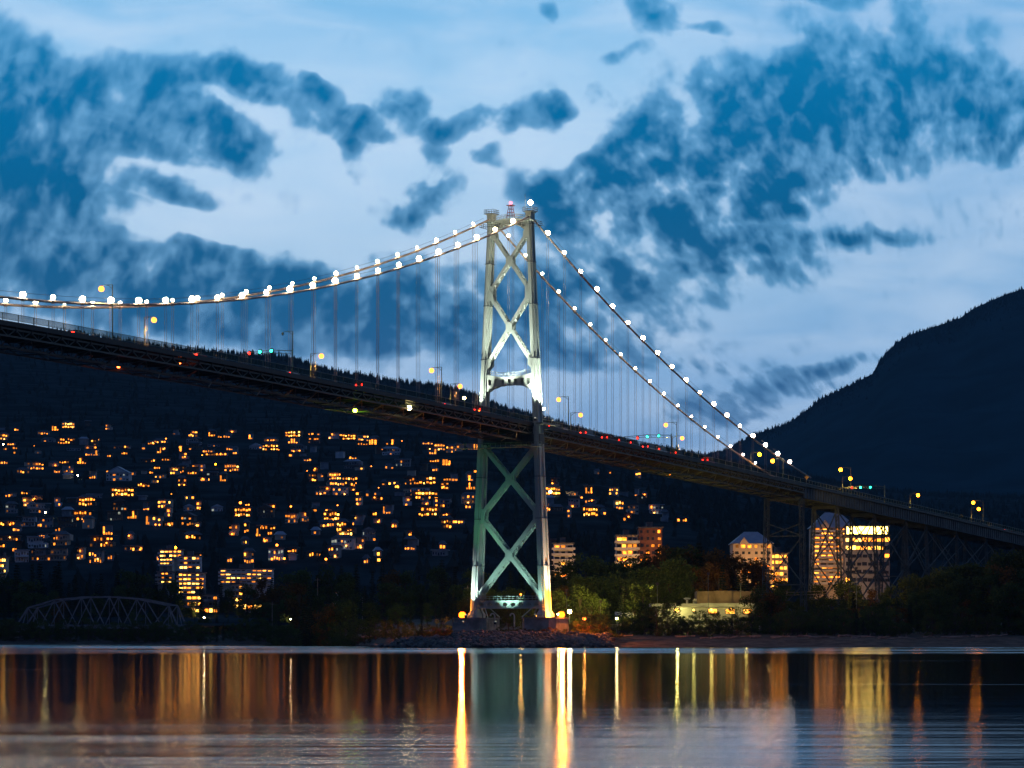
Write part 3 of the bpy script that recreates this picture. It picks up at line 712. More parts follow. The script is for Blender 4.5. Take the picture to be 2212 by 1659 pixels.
def brace(z0, s0, z1, s1, sep, dep, name='cross_brace'):
    """one diagonal: two plate webs and the lacing between them"""
    w0 = WC + s0 * (half(z0) - tsz(z0) / 2 + .1); w1 = WC + s1 * (half(z1) - tsz(z1) / 2 + .1)
    mb = MB(); d = Vector((w1 - w0, z1 - z0)).normalized(); nrm = Vector((-d.y, d.x))
    L_ = math.hypot(w1 - w0, z1 - z0)
    for q in (-1, 1):
        a = B(q * sep / 2, w0, z0); b = B(q * sep / 2, w1, z1)
        upv = NV * nrm.x + Vector((0, 0, nrm.y))
        mb.bar(a, b, .16, dep, upv)
    n = int(L_ / 1.1)
    for e in (-1, 1):
        for i in range(n):
            f0, f1 = i / n, (i + 1) / n; s_ = 1 if i % 2 else -1
            off = NV * (nrm.x * dep / 2 * e) + Vector((0, 0, nrm.y * dep / 2 * e))
            mb.bar(B(-s_ * (sep / 2 - .1), w0 + (w1 - w0) * f0, z0 + (z1 - z0) * f0) + off, B(s_ * (sep / 2 - .1), w0 + (w1 - w0) * f1, z0 + (z1 - z0) * f1) + off, .2, .08)
    return bb(mb, name, M['tower'], tower)
for (za, zb, sp_, dp) in ((112, 96.5, 1.6, .85), (95.5, 76.8, 1.8, .9), (54.2, 36, 2.1, 1.0), (35, 13.9, 2.3, 1.1)):
    brace(za, 1, zb, -1, sp_, dp); brace(za, -1, zb, 1, sp_ + .02, dp + .02)
    zm = (za * half(zb) + zb * half(za)) / (half(za) + half(zb))
    g_ = MB()
    for q in (-1, 1):
        tt = q * (sp_ / 2 + .14)
        pts = [(-1.0, -.75), (-.35, -1.3), (.35, -1.3), (1.0, -.75), (1.0, .75), (.35, 1.3), (-.35, 1.3), (-1.0, .75)]
        g_.loft([[B(tt - .03, WC + a, zm + b) for a, b in pts], [B(tt + .03, WC + a, zm + b) for a, b in pts]])
    bb(g_, 'gusset_plate', M['tower'], tower)
    for zz in (za, zb):
        g_ = MB()
        for s_ in (1, -1):
            for q in (-1, 1):
                tt = q * (sp_ / 2 + .14); wi = WC + s_ * (half(zz) - tsz(zz) / 2 + .1); dz = -1 if zz == za else 1
                pts = [(wi, zz + 1.6), (wi - s_ * 1.1, zz + .8 * (dz > 0) + .4), (wi - s_ * 1.2, zz - .8 * (dz < 0) - .4), (wi, zz - 1.6)]
                g_.loft([[B(tt - .03, a, b) for a, b in pts], [B(tt + .03, a, b) for a, b in pts]])
        bb(g_, 'gusset_plate', M['tower'], tower)
def strut(z_top, d_mid, d_end, nhole, hole_w, hole_h, tk, name, rounded=False, crown=0.0):
    """solid web strut between the legs with a row of openings and an arched soffit"""
    ww = half(z_top) - tsz(z_top) / 2 + .05; n = nhole; mb = MB()
    cell = 2 * ww / n
    def bot(u): return z_top + crown * (1 - (u / ww) ** 2) - (d_mid + (d_end - d_mid) * (abs(u) / ww) ** 2.4)
    def top(u): return z_top + crown * (1 - (u / ww) ** 2)
    for q in (-1, 1):
        t0, t1 = q * tk / 2 - .06, q * tk / 2 + .06
        for i in range(n):
            c = -ww + cell * (i + .5); hw = hole_w / 2; e0, e1 = c - cell / 2, c + cell / 2
            k_ = 1 + .55 * (abs(c) / ww) ** 2 * (0 if rounded else 1)
            zc_ = (top(c) + bot(c)) / 2; h0, h1 = zc_ - hole_h / 2 * k_, zc_ + hole_h / 2 * k_
            def quad(a, b, za0, za1, zb0, zb1):
                mb.hexa([B(t0, WC + a, za0), B(t0, WC + b, zb0), B(t1, WC + b, zb0), B(t1, WC + a, za0), B(t0, WC + a, za1), B(t0, WC + b, zb1), B(t1, WC + b, zb1), B(t1, WC + a, za1)])
            quad(e0, c - hw, bot(e0), top(e0), bot(c - hw), top(c - hw)); quad(c + hw, e1, bot(c + hw), top(c + hw), bot(e1), top(e1))
            quad(c - hw, c + hw, bot(c - hw), h0, bot(c + hw), h0); quad(c - hw, c + hw, h1, top(c - hw), h1, top(c + hw))
            if rounded:      # corner fillets make the openings read as rounded
                for sx_ in (-1, 1):
                    for (zz, dz) in ((h0, 1), (h1, -1)):
                        r2 = hole_h * .42; a = c + sx_ * hw
                        tri = [(a, zz), (a - sx_ * r2, zz), (a - sx_ * r2 * .3, zz + dz * r2 * .3), (a, zz + dz * r2)]
                        mb.loft([[B(t0, WC + p_, z_) for p_, z_ in tri], [B(t1, WC + p_, z_) for p_, z_ in tri]])
    m_ = 14
    for f_, fn in ((1, top), (0, bot)):
        for i in range(m_):
            u0, u1 = -ww + 2 * ww * i / m_, -ww + 2 * ww * (i + 1) / m_
            if f_ == 0 and i % 2: continue
            z0, z1 = fn(u0), fn(u1); o_ = .06
            mb.hexa([B(-tk / 2 - .2, WC + u0, z0 - o_), B(tk / 2 + .2, WC + u0, z0 - o_), B(tk / 2 + .2, WC + u1, z1 - o_), B(-tk / 2 - .2, WC + u1, z1 - o_),
                     B(-tk / 2 - .2, WC + u0, z0 + o_), B(tk / 2 + .2, WC + u0, z0 + o_), B(tk / 2 + .2, WC + u1, z1 + o_), B(-tk / 2 - .2, WC + u1, z1 + o_)])
    bb(mb, name, M['tower'], tower)
    mb = MB()     # catwalk rail on the strut
    for t_ in (-tk / 2, tk / 2):
        for hh in (.6, 1.2): mb.tube([B(t_, WC + u, top(u) + hh) for u in np.linspace(-ww, ww, 13)], .05, 4)
        for u in np.linspace(-ww, ww, 9): mb.tube([B(t_, WC + u, top(u)), B(t_, WC + u, top(u) + 1.2)], .05, 4)
    bb(mb, 'catwalk_rail', M['tower'], tower)
strut(115.4, 1.6, 3.1, 7, .8, .8, 1.5, 'top_strut', crown=.7)
strut(74.0, 2.1, 4.6, 7, .95, 1.15, 1.9, 'portal_strut', crown=-.9)
strut(12.6, 2.1, 2.1, 8, 1.35, 1.05, 2.2, 'bottom_strut', True)
# deck-level cross girder and gantry under the deck
mb = MB(); ww = 9.4
for q in (-1.3, 1.3): bx(mb, q - .1, q + .1, WC - ww, WC + ww, 54.9, 57.4)
for i in range(12):
    u = -ww + 2 * ww * i / 11; bx(mb, -1.5, 1.5, WC + u - .08, WC + u + .08, 54.8, 57.5)
bb(mb, 'deck_girder', M['truss'], tower)
mb = MB(); bx(mb, -3.2, -2.0, WC - 15.5, WC + 11, 53.9, 54.1)
for u in np.linspace(-15.5, 11, 18): mb.tube([B(-3.2, WC + u, 54.1), B(-3.2, WC + u, 55.2)], .05, 4)
mb.tube([B(-3.2, WC - 15.5, 55.2), B(-3.2, WC + 11, 55.2)], .05, 4)
bb(mb, 'maintenance_walkway', M['rail'], tower)
mb = MB()   # platforms wrapping the legs at deck level
for s_ in (1, -1):
    c = WC + s_ * 8.6
    bx(mb, -4.5, 6, c + s_ * 1.2, c + s_ * 3.3, zd(0) - .5, zd(0) - .1)
    for q in (c + s_ * 3.3,):
        for hh in (.6, 1.2): mb.tube([B(-4.5, q, zd(0) + hh), B(6, q, zd(0) + hh)], .05, 4)
        for tt in np.linspace(-4.5, 6, 9): mb.tube([B(tt, q, zd(0) - .1), B(tt, q, zd(0) + 1.2)], .05, 4)
bb(mb, 'leg_platform', M['rail'], tower)
# beacon mast on the top strut
mb = MB()
for (a, b) in ((-.9, -.9), (.9, -.9), (.9, .9), (-.9, .9)):
    mb.tube([B(a, WC + b, 116), B(a * .45, WC + b * .45, 119.6)], .09, 5)
for hh in (.25, .5, .75, 1.0):
    e = .9 - .5 * hh; z = 116 + 3.6 * hh
    q = [(-e, -e), (e, -e), (e, e), (-e, e)]
    for i in range(4): mb.tube([B(q[i][0], WC + q[i][1], z), B(q[(i + 1) % 4][0], WC + q[(i + 1) % 4][1], z)], .06, 4)
bx(mb, -.9, .9, WC - .9, WC + .9, 119.6, 119.75)
mast = bb(mb, 'beacon_mast', M['paint_c'], tower)
bb(MB().ball(B(0, WC, 120.4), .42, 10, 8), 'beacon_lamp', M['beacon'], tower)
bb(MB().tube([B(0, WC + 4.4, 117), B(0, WC + 4.4, 122.5)], .04, 4), 'wind_vane_mast', M['darkmetal'], tower)
# piers
for s_ in (1, -1):
    c = WC + s_ * 10.5; mb = MB()
    pts = [(-5.5, -3.8), (-3.8, -5.0), (3.8, -5.0), (5.5, -3.8), (5.5, 3.8), (3.8, 5.0), (-3.8, 5.0), (-5.5, 3.8)]
    mb.loft([[B(a * k_, c + b * k_, z) for a, b in pts] for (k_, z) in ((1.06, -2), (1.03, 4), (1.0, 7.6), (1.04, 7.65), (1.04, 8.0))])
    bb(mb, 'pier', M['concrete'])
    mb = MB(); mb.tube([B(-1, WC + s_ * 7.5, 11), B(-3.5, WC + s_ * 5.2, 8.1)], .16, 5); mb.tube([B(1, WC + s_ * 7.5, 11), B(3.5, WC + s_ * 5.2, 8.1)], .16, 5)
    bb(mb, 'stay_rod', M['tower'], tower)

# floodlights that light the tower (real fittings on the piers and on the deck platforms)
flood_items = []
def floodlight(p, target, power, colr, ang, lens, label, size=.35, globe=.28):
    p = Vector(p); root = empty('floodlight', p); d = (Vector(target) - p).normalized()
    MB().box(-.35, .35, -.35, .35, -.5, -.38).build('base_plate', M['darkmetal'], root)
    MB().bar(-d * .35, d * .05, .7, .5).build('housing', M['darkmetal'], root)
    MB().ball(d * .25, globe, 8, 6).build('lens', lens, root)
    tag(root, label, 'floodlight', 'floodlights lighting the tower')
    L_ = bpy.data.lights.new('flood_beam', 'SPOT'); L_.energy = power; L_.color = colr; L_.spot_size = R(ang); L_.spot_blend = .6; L_.shadow_soft_size = size
    o = bpy.data.objects.new('flood_beam', L_); col.objects.link(o); o.parent = root; o.location = d * .8
    o.rotation_euler = d.to_track_quat('-Z', 'Y').to_euler()
    if lens == M['lamp_orange']:      # bare unshaded globe
        L2 = bpy.data.lights.new('globe_light', 'POINT'); L2.energy = 40000; L2.color = (1, .24, .02); L2.shadow_soft_size = .5
        o2 = bpy.data.objects.new('globe_light', L2); col.objects.link(o2); o2.parent = root; o2.location = (0, -1.2, 1.0)
WARM, GRN, CYN, ORG_ = (1, .98, .84), (.25, 1, .36), (.60, 1, .85), (1, .42, .08)
floodlight(B(-5.5, WC + 10.2, zd(-5) + .6), B(0, WC + 7.8, 78), 60000, WARM, 44, M['win4'], 'floodlight on the deck platform before the near tower leg, aimed up')
floodlight(B(-5.5, WC - 10.2, zd(-5) + .6), B(0, WC - 7.8, 78), 42000, WARM, 44, M['win4'], 'floodlight on the deck platform before the far tower leg, aimed up')
floodlight(B(1.5, WC + 12.0, zd(3) + .6), B(0, WC + 7.6, 79), 60000, WARM, 50, M['win4'], 'floodlight on the outer side of the near tower leg at deck level')
floodlight(B(-9, WC, zd(-9) + .5), B(0, WC, 91), 120000, WARM, 46, M['win4'], 'floodlight low between the tower legs at deck level, aimed at the braces')
floodlight(B(-6.2, WC + 10.5, 8.5), B(0, WC + 9.8, 20), 5000, CYN, 40, M['win4'], 'floodlight on the near concrete pier in front of the leg')
floodlight(B(-6.2, WC - 10.5, 8.5), B(0, WC - 10.2, 20), 26000, (.85, 1, .95), 34, M['win4'], 'floodlight on the far concrete pier in front of the leg')
floodlight(B(-11, WC + 1, 6.6), B(0, WC, 19), 19000, CYN, 60, M['win4'], 'floodlight on the ground between the two concrete piers')
floodlight(B(-20, WC - 4, 6.6), B(0, WC - 6, 42), 12000, GRN, 34, M['win4'], 'green tinted floodlight on the ground farther out before the tower')
floodlight(B(1, WC + 15.0, 8.6), B(0, WC + 10.2, 12), 9000, ORG_, 165, M['lamp_orange'], 'glaring orange lamp at the foot of the near tower leg', .3, .95)
floodlight(B(-1, WC - 14.6, 8.6), B(0, WC - 10.2, 12), 9000, ORG_, 165, M['lamp_orange'], 'glaring orange lamp at the foot of the far tower leg', .3, .95)
floodlight(B(.5, WC + 14.2, 8.6), B(0, WC + 9.8, 30), 52000, (1, .95, .80), 34, M['lamp_white'], 'white floodlight beside the orange lamp at the near leg foot', .3, .3)
# ------------------------------------------------------------------ approach viaduct
VORG = tuple(B(197, WC, 5))
via = tag(empty('approach_viaduct', VORG), 'dark steel girder viaduct on braced trestle legs beyond the suspension bridge', 'viaduct')
def vb(mb, name, m, parent=via): return mb.build(name, m, parent, VORG)
def vstrip(mb, t0, t1, w0, w1, a, b, step=12):
    ts = tpts(t0, t1, step)
    mb.loft([[B(t, w0, zdS(t) + a), B(t, w1, zdS(t) + a), B(t, w1, zdS(t) + b), B(t, w0, zdS(t) + b)] for t in ts])
VE = 540
mb = MB(); vstrip(mb, 197.1, VE, WN, WF, -.8, -.1); vb(mb, 'deck', M['deck'])
mb = MB(); vstrip(mb, 197.1, VE, -.9, -11.1, -.096, -.03); vb(mb, 'roadway', M['asphalt'])
for w_ in (.6, -12.6):
    mb = MB(); vstrip(mb, 197.1, VE, w_ - .05, w_ + .05, -4.4, -.82); vstrip(mb, 197.1, VE, w_ - .35, w_ + .35, -4.5, -4.4)
    for t in tpts(198, VE, 2.4):
        z = zdS(t); mb.hexa([B(t - .06, w_ - .3, z - 4.38), B(t + .06, w_ - .3, z - 4.38), B(t + .06, w_ + .3, z - 4.38), B(t - .06, w_ + .3, z - 4.38), B(t - .06, w_ - .3, z - .83), B(t + .06, w_ - .3, z - .83), B(t + .06, w_ + .3, z - .83), B(t - .06, w_ + .3, z - .83)])
    vb(mb, 'plate_girder', M['viaduct'])
mb = MB()
for t in tpts(200, VE, 8):
    z = zdS(t); mb.bar(B(t, .5, z - 3.6), B(t, -12.5, z - 3.6), .3, .5); mb.bar(B(t, .5, z - 4.2), B(t + 8, -12.5, z - 4.2), .2, .2)
vb(mb, 'cross_beams', M['viaduct'])
for w_ in (WN - .1, WF + .1):
    mb = MB(); ts = tpts(197.1, VE, 2.6)
    for t in ts: mb.bar(B(t, w_, zdS(t) - .1), B(t, w_, zdS(t) + 1.5), .13, .13, (1, 0, 0))
    for o_ in (1.4, .2): mb.loft([[B(t, w_ - .05, zdS(t) + o_), B(t, w_ + .05, zdS(t) + o_), B(t, w_ + .05, zdS(t) + o_ + .1), B(t, w_ - .05, zdS(t) + o_ + .1)] for t in ts[::3] + [ts[-1]]])
    rl = vb(mb, 'railing', M['rail'])
    mb = MB()
    for a, b in zip(ts[:-1:3], ts[3::3]):
        mb.hexa([B(a, w_ - .01, zdS(a) + .3), B(b, w_ - .01, zdS(b) + .3), B(b, w_ + .01, zdS(b) + .3), B(a, w_ + .01, zdS(a) + .3), B(a, w_ - .01, zdS(a) + 1.4), B(b, w_ - .01, zdS(b) + 1.4), B(b, w_ + .01, zdS(b) + 1.4), B(a, w_ + .01, zdS(a) + 1.4)])
    vb(mb, 'wire_infill', M['mesh'], rl)
def laced_leg(mb, a, b, s0, s1, n):
    a = Vector(a); b = Vector(b)
    for q1 in (-1, 1):
        for q2 in (-1, 1):
            mb.bar(a + DV * q1 * s0 + NV * q2 * s0, b + DV * q1 * s1 + NV * q2 * s1, .28, .28, (1, 0, 0))
    for i in range(n):
        f0, f1 = i / n, (i + 1) / n; s_ = 1 if i % 2 else -1
        for ax, bx_ in ((DV, NV), (NV, DV)):
            for q in (-1, 1):
                e0 = s0 + (s1 - s0) * f0; e1 = s0 + (s1 - s0) * f1
                mb.bar(a.lerp(b, f0) + ax * s_ * e0 + bx_ * q * e0, a.lerp(b, f1) - ax * s_ * e1 + bx_ * q * e1, .12, .12)
bents = [(197, 0, -12.2, .75), (232, -1.2, -9.4, .55), (268, -1.2, -9.4, .5), (300, -1.2, -9.4, .5), (322, -1.2, -9.4, .45), (356, -1.2, -9.4, .45), (391, -1.2, -9.4, .4), (425, -1.2, -9.4, .4), (458, -1.2, -9.4, .4)]
prev = None
for (t, wn, wf, s_) in bents:
    zt = zdS(t) - 4.7; be = tag(empty('trestle_bent', (0, 0, 0))); be.parent = via
    bat = .045 if t > 200 else .02; zb = 5.0
    tops = []
    for (w_, q) in ((wn, 1), (wf, -1)):
        mb = MB(); laced_leg(mb, B(t, w_ + q * bat * (zt - zb), zb), B(t, w_, zt), s_ * 1.1, s_ * .85, 16); vb(mb, 'trestle_leg', M['viaduct'], be)
    mb = MB(); lv = [zb + 3, zb + (zt - zb) * .5, zt - 1.0] if t > 200 else [zb + 2, 20, 36, zt - 8]
    for z0, z1 in zip(lv[:-1], lv[1:]):
        def ww_(z, q): return (wn if q > 0 else wf) + q * bat * (zt - z)
        mb.bar(B(t, ww_(z0, 1), z0), B(t, ww_(z1, -1), z1), .35, .35); mb.bar(B(t, ww_(z0, -1), z0), B(t, ww_(z1, 1), z1), .35, .35)
        mb.bar(B(t, ww_(z0, 1), z0), B(t, ww_(z0, -1), z0), .4, .4)
    vb(mb, 'sway_bracing', M['viaduct'], be); vb(MB().bar(B(t, wn, zt), B(t, wf, zt), .9, 1.2), 'cap_beam', M['viaduct'], be)
    if prev and t - prev[0] < 40 and t > 240:
        mb = MB(); t2 = prev[0]; zt2 = zdS(t2) - 4.7
        for w_ in (-1.2, -9.4):
            z0 = 12; z1 = (z0 + zt) / 2
            mb.bar(B(t, w_, z0), B(t2, w_, z1), .3, .3); mb.bar(B(t2, w_, z0), B(t, w_, z1), .3, .3)
            mb.bar(B(t, w_, z1), B(t2, w_, zt2 - 1), .3, .3); mb.bar(B(t2, w_, z1), B(t, w_, zt - 1), .3, .3)
        vb(mb, 'longitudinal_bracing', M['viaduct'], be)
    prev = (t,)
# noise screen boards at the far end of the near parapet
# ------------------------------------------------------------------ deck lamps, signals, cars
def t_from_x(x, w_):      # deck station whose point at offset w_ is seen at picture x
    k = (x - CX) / F; X0 = T0.x + NV.x * w_; Y0 = T0.y + NV.y * w_
    return (k * Y0 - X0) / (DV.x - k * DV.y)
def z_from_y(t, w_, y):
    p = B(t, w_, 0); return CH + (HY - y) * p.y / F
lampm = {'s': 'lamp_sodium', 'y': 'lamp_yellow', 'w': 'lamp_white', 'o': None}
def street_lamp(xpole, xlamp, ylamp, side_, kind, label):
    """gooseneck lamp on the bridge; side_ +1 near kerb, -1 far kerb"""
    w_ = 1.25 if side_ > 0 else -13.25
    t = t_from_x(xpole, w_); zb = zdS(t); p = B(t, w_, zb); zl = z_from_y(t, w_, ylamp)
    arm = abs(xlamp - xpole) / (F / p.y) / BY; arm = max(arm, .6)
    root = empty('street_lamp', p, math.atan2(NV.y, NV.x) + (math.pi if side_ > 0 else 0))
    H = zl - zb + .7
    MB().tube([(0, 0, 0), (0, 0, H * .5), (0, 0, H)], .16, 6, .09).build('pole', M['pole'], root)
    a = MB().tube([(0, 0, H - .9), (arm * .3, 0, H - .15), (arm * .65, 0, H + .05), (arm, 0, H - .1)], .06, 5); a.tube([(0, 0, H), (arm * .5, 0, H + .05)], .045, 4)
    a.build('arm', M['pole'], root)
    MB().loft([[(arm + math.cos(q) * r_, math.sin(q) * r_, z) for q in np.linspace(0, 5.5, 8)] for r_, z in ((.38, H - .62), (.30, H - .35), (.12, H - .12))]).build('lamp_shade', M['pole'], root)
    gm = lampm[kind]
    if gm:
        L_ = bpy.data.lights.new('lamp_light', 'SPOT'); L_.energy = 7000; L_.color = (1, .46, .09); L_.spot_size = R(150); L_.spot_blend = .5; L_.shadow_soft_size = .3
        lo_ = bpy.data.objects.new('lamp_light', L_); col.objects.link(lo_); lo_.parent = root; lo_.location = (arm, 0, H - 1.4)
    MB().ball((arm, 0, H - .75), .62 if gm else .16, 8, 6).build('lamp_globe', M[gm] if gm else M['glass'], root)
    tag(root, label, 'street lamp', 'street lamps along the bridge deck'); return root
SL = [(243, 217, 622, 1, 's', 'tall gooseneck street lamp rising above the cables near the left end of the bridge'),
 (312, 334, 692, -1, 's', 'lit street lamp on the far kerb just below the lowest sag of the cables'),
 (632, 610, 722, 1, 'o', 'unlit gooseneck street lamp on the pole carrying the first traffic signals'),
 (671, 695, 770, -1, 's', 'lit far kerb street lamp just past the first traffic signals'),
 (954, 932, 799, 1, 's', 'lit near kerb street lamp against the sky left of the tower'),
 (973, 994, 835, -1, 's', 'lit far kerb street lamp left of the tower, above the short lamp'),
 (1228, 1207, 862, 1, 's', 'first lit near kerb street lamp to the right of the tower'),
 (1233, 1254, 897, -1, 's', 'first lit far kerb street lamp to the right of the tower'),
 (1462, 1439, 917, 1, 's', 'lit street lamp on the pole carrying the second traffic signals'),
 (1452, 1473, 947, -1, 's', 'lit far kerb street lamp beside the second traffic signals'),
 (1692, 1670, 995, 1, 'y', 'yellow street lamp under the last cable lamps on the near kerb'),
 (1622, 1640, 982, -1, 'y', 'smaller yellow street lamp left of the last cable lamps'),
 (1838, 1817, 1014, 1, 'y', 'upper yellow street lamp of the pair by the third traffic signals'),
 (1820, 1836, 1034, -1, 'y', 'lower yellow street lamp of the pair by the third traffic signals'),
 (1966, 1982, 1070, -1, 'y', 'lone yellow street lamp midway along the viaduct'),
 (2124, 2104, 1085, 1, 'y', 'upper yellow street lamp of the pair at the right end of the viaduct'),
 (2098, 2113, 1100, -1, 'y', 'lower yellow street lamp of the pair at the right end of the viaduct')]
for a in SL: street_lamp(*a)
def post_lamp(x, y, w_, label, m='lamp_white', r_=.35):
    t = t_from_x(x, w_); z = z_from_y(t, w_, y); zb = zdS(t); root = empty('post_lamp', B(t, w_, zb))
    MB().tube([(0, 0, 0), (0, 0, z - zb)], .08, 5).build('post', M['pole'], root); MB().ball((0, 0, z - zb), r_, 8, 6).build('lamp_globe', M[m], root)
    tag(root, label, 'lamp')
post_lamp(1003, 860, -3, 'short post lamp on the deck beneath the far kerb lamp left of the tower')
post_lamp(1175, 883, .6, 'short post lamp glowing against the near tower leg at deck level')
post_lamp(1035, 887, 1.0, 'tiny warm lamp on the deck rail left of the tower', 'lamp_sodium', .2)
def signal_gantry(xpole, xtip, lights, ypole_top, label, side_=1):
    w_ = 1.25; t = t_from_x(xpole, w_); zb = zdS(t); p = B(t, w_, zb); ppm = F / p.y
    root = empty('signal_gantry', p, math.atan2(NV.y, NV.x) + math.pi); za = z_from_y(t, w_, ypole_top) - zb
    L_ = (xpole - xtip) / ppm / BY
    MB().tube([(0, 0, 0), (0, 0, za + .4)], .16, 6).build('pole', M['pole'], root)
    b = MB(); b.tube([(0, 0, za), (L_ * .5, 0, za + .35), (L_, 0, za - .1)], .09, 6); b.tube([(0, 0, za - .8), (L_ * .5, 0, za - .35), (L_, 0, za - .4)], .06, 5)
    for i in range(8):
        f_ = i / 8; b.tube([(L_ * f_, 0, za - .7 + .35 * f_), (L_ * (f_ + .06), 0, za + .2)], .04, 4)
    if L_ > 13: b.tube([(L_, 0, 0), (L_, 0, za + .2)], .13, 6)
    b.build('mast_arm', M['pole'], root)
    for (xl, yl, c_) in lights:
        d = (xpole - xl) / ppm / BY; zz = z_from_y(t, w_, yl) - zb
        h = MB().box(d - .32, d + .32, .1, .5, zz - .5, zz + .6).build('signal_head', M['darkmetal'], root)
        # light faces the traffic coming off the main span (towards the camera side)
        MB().ball((d, .55, zz), .34, 8, 6).build('signal_light', M[c_], h)
    tag(root, label, 'traffic signal', 'lane signal gantries over the bridge')
signal_gantry(632, 527, [(537, 759, 'red'), (561, 757, 'green'), (587, 756, 'green')], 757, 'lane signal gantry with one red and two green lights left of the tower')
signal_gantry(1450, 1345, [(1380, 944, 'red'), (1401, 942, 'green'), (1425, 941, 'green')], 940, 'lane signal gantry with one red and two green lights on the side span')
signal_gantry(1911, 1820, [(1845, 1052, 'red'), (1863, 1052, 'green'), (1883, 1052, 'green')], 1051, 'lane signal gantry with one red and two green lights over the viaduct')
for (x, y, w_, m, rr, lb) in ((256, 792, -6, 'redor', .33, 'red navigation light hung lowest under the left part of the deck'), (389, 783, -2.2, 'redor', .33, 'red navigation light tucked against the lower truss chord'),
        (767, 887, -6, 'lamp_green', .5, 'green navigation light hanging under the main span'), (884, 881, .9, 'lamp_white', .55, 'white lamp glaring on the truss chord left of the tower')):
    t = t_from_x(x, w_); z = z_from_y(t, w_, y); root = empty('navigation_light', B(t, w_, z))
    MB().ball((0, 0, 0), rr, 8, 6).build('lamp_globe', M[m], root); MB().tube([(0, 0, 0), (0, 0, zdS(t) - (4.5 if w_ < 0 else 2.9) - z)], .06, 5).build('hanger', M['darkmetal'], root)
    tag(root, lb, 'navigation light')
# warning sign at the end of the bridge and on the viaduct
for (x, y, lb) in ((1860, 1092, 'small yellow diamond warning sign on the viaduct rail by the cable end'), (2077, 1115, 'small yellow diamond warning sign near the right end of the viaduct')):
    x = x if x > 2000 else 1743
    y = y if x > 2000 else 1031
    t = t_from_x(x, 1.2); z = z_from_y(t, 1.2, y); root = empty('warning_sign', B(t, 1.2, zdS(t)), math.atan2(NV.y, NV.x)); h = z - zdS(t)
    MB().tube([(0, 0, 0), (0, 0, h + .2)], .05, 5).build('post', M['pole'], root)
    MB().loft([[(.75, -.1, h), (0, -.1, h + .75), (-.75, -.1, h), (0, -.1, h - .75)], [(.75, -.16, h), (0, -.16, h + .75), (-.75, -.16, h), (0, -.16, h - .75)]]).build('sign_plate', mat('sign_yellow', (.7, .4, .04), .5), root)
    tag(root, lb, 'sign')
# cars
car_shape = [(-2.2, .35), (-2.25, .8), (-2.05, 1.0), (-1.5, 1.05), (-1.0, 1.48), (.5, 1.5), (1.15, 1.02), (2.0, .85), (2.2, .6), (2.2, .35)]
def make_car(t, w_, m, label, tall=False):
    z = zdS(t); root = empty('van' if tall else 'car', B(t, w_, z), math.atan2(DV.y, DV.x))
    if tall:
        vs = [(-2.7, .4), (-2.75, 2.3), (-2.5, 2.5), (1.3, 2.5), (1.9, 1.5), (2.6, 1.25), (2.7, .4)]
        MB().loft([[(x, -1.0, y) for x, y in vs], [(x, 1.0, y) for x, y in vs]]).build('body', M[m], root)
        g = MB(); g.loft([[(1.2, -.9, 2.3), (1.42, -.9, 2.3), (1.95, -.9, 1.5), (1.7, -.9, 1.5)], [(1.2, .9, 2.3), (1.42, .9, 2.3), (1.95, .9, 1.5), (1.7, .9, 1.5)]]); g.xf(lambda x, y, z_: (x + .06, y, z_ + .05)); g.build('windscreen', M['glass'], root)
        for x in (-1.7, 1.7):
            for y in (-.9, .9): MB().tube([(x, y - .12, .38), (x, y + .12, .38)], .38, 10).build('wheel', M['tyre'], root)
        for y in (-.82, .82): MB().box(-2.85, -2.7, y - .14, y + .14, 1.35, 1.75).build('tail_light', M['tail'], root)
        for y in (-.75, .75): MB().box(2.66, 2.76, y - .18, y + .18, .7, .95).build('headlight', M['head'], root)
        tag(root, label, 'van', 'vans crossing the bridge'); return
    MB().loft([[(x, -.85, y) for x, y in car_shape], [(x, .85, y) for x, y in car_shape]]).build('body', M[m], root)
    g = MB(); g.loft([[(-1.35, -.88, 1.08), (-.95, -.88, 1.4), (.4, -.88, 1.42), (.9, -.88, 1.08)], [(-1.35, .88, 1.08), (-.95, .88, 1.4), (.4, .88, 1.42), (.9, .88, 1.08)]]); g.build('windows', M['glass'], root)
    for x in (-1.35, 1.35):
        for y in (-.8, .8): MB().tube([(x, y - .1, .33), (x, y + .1, .33)], .33, 10).build('wheel', M['tyre'], root)
    for y in (-.62, .62): MB().box(-2.36, -2.2, y - .3, y + .3, .62, 1.0).build('tail_light', M['tail'], root)
    for y in (-.62, .62): MB().box(2.18, 2.26, y - .2, y + .2, .5, .7).build('headlight', M['head'], root)
    tag(root, label, 'car', 'cars crossing the bridge')
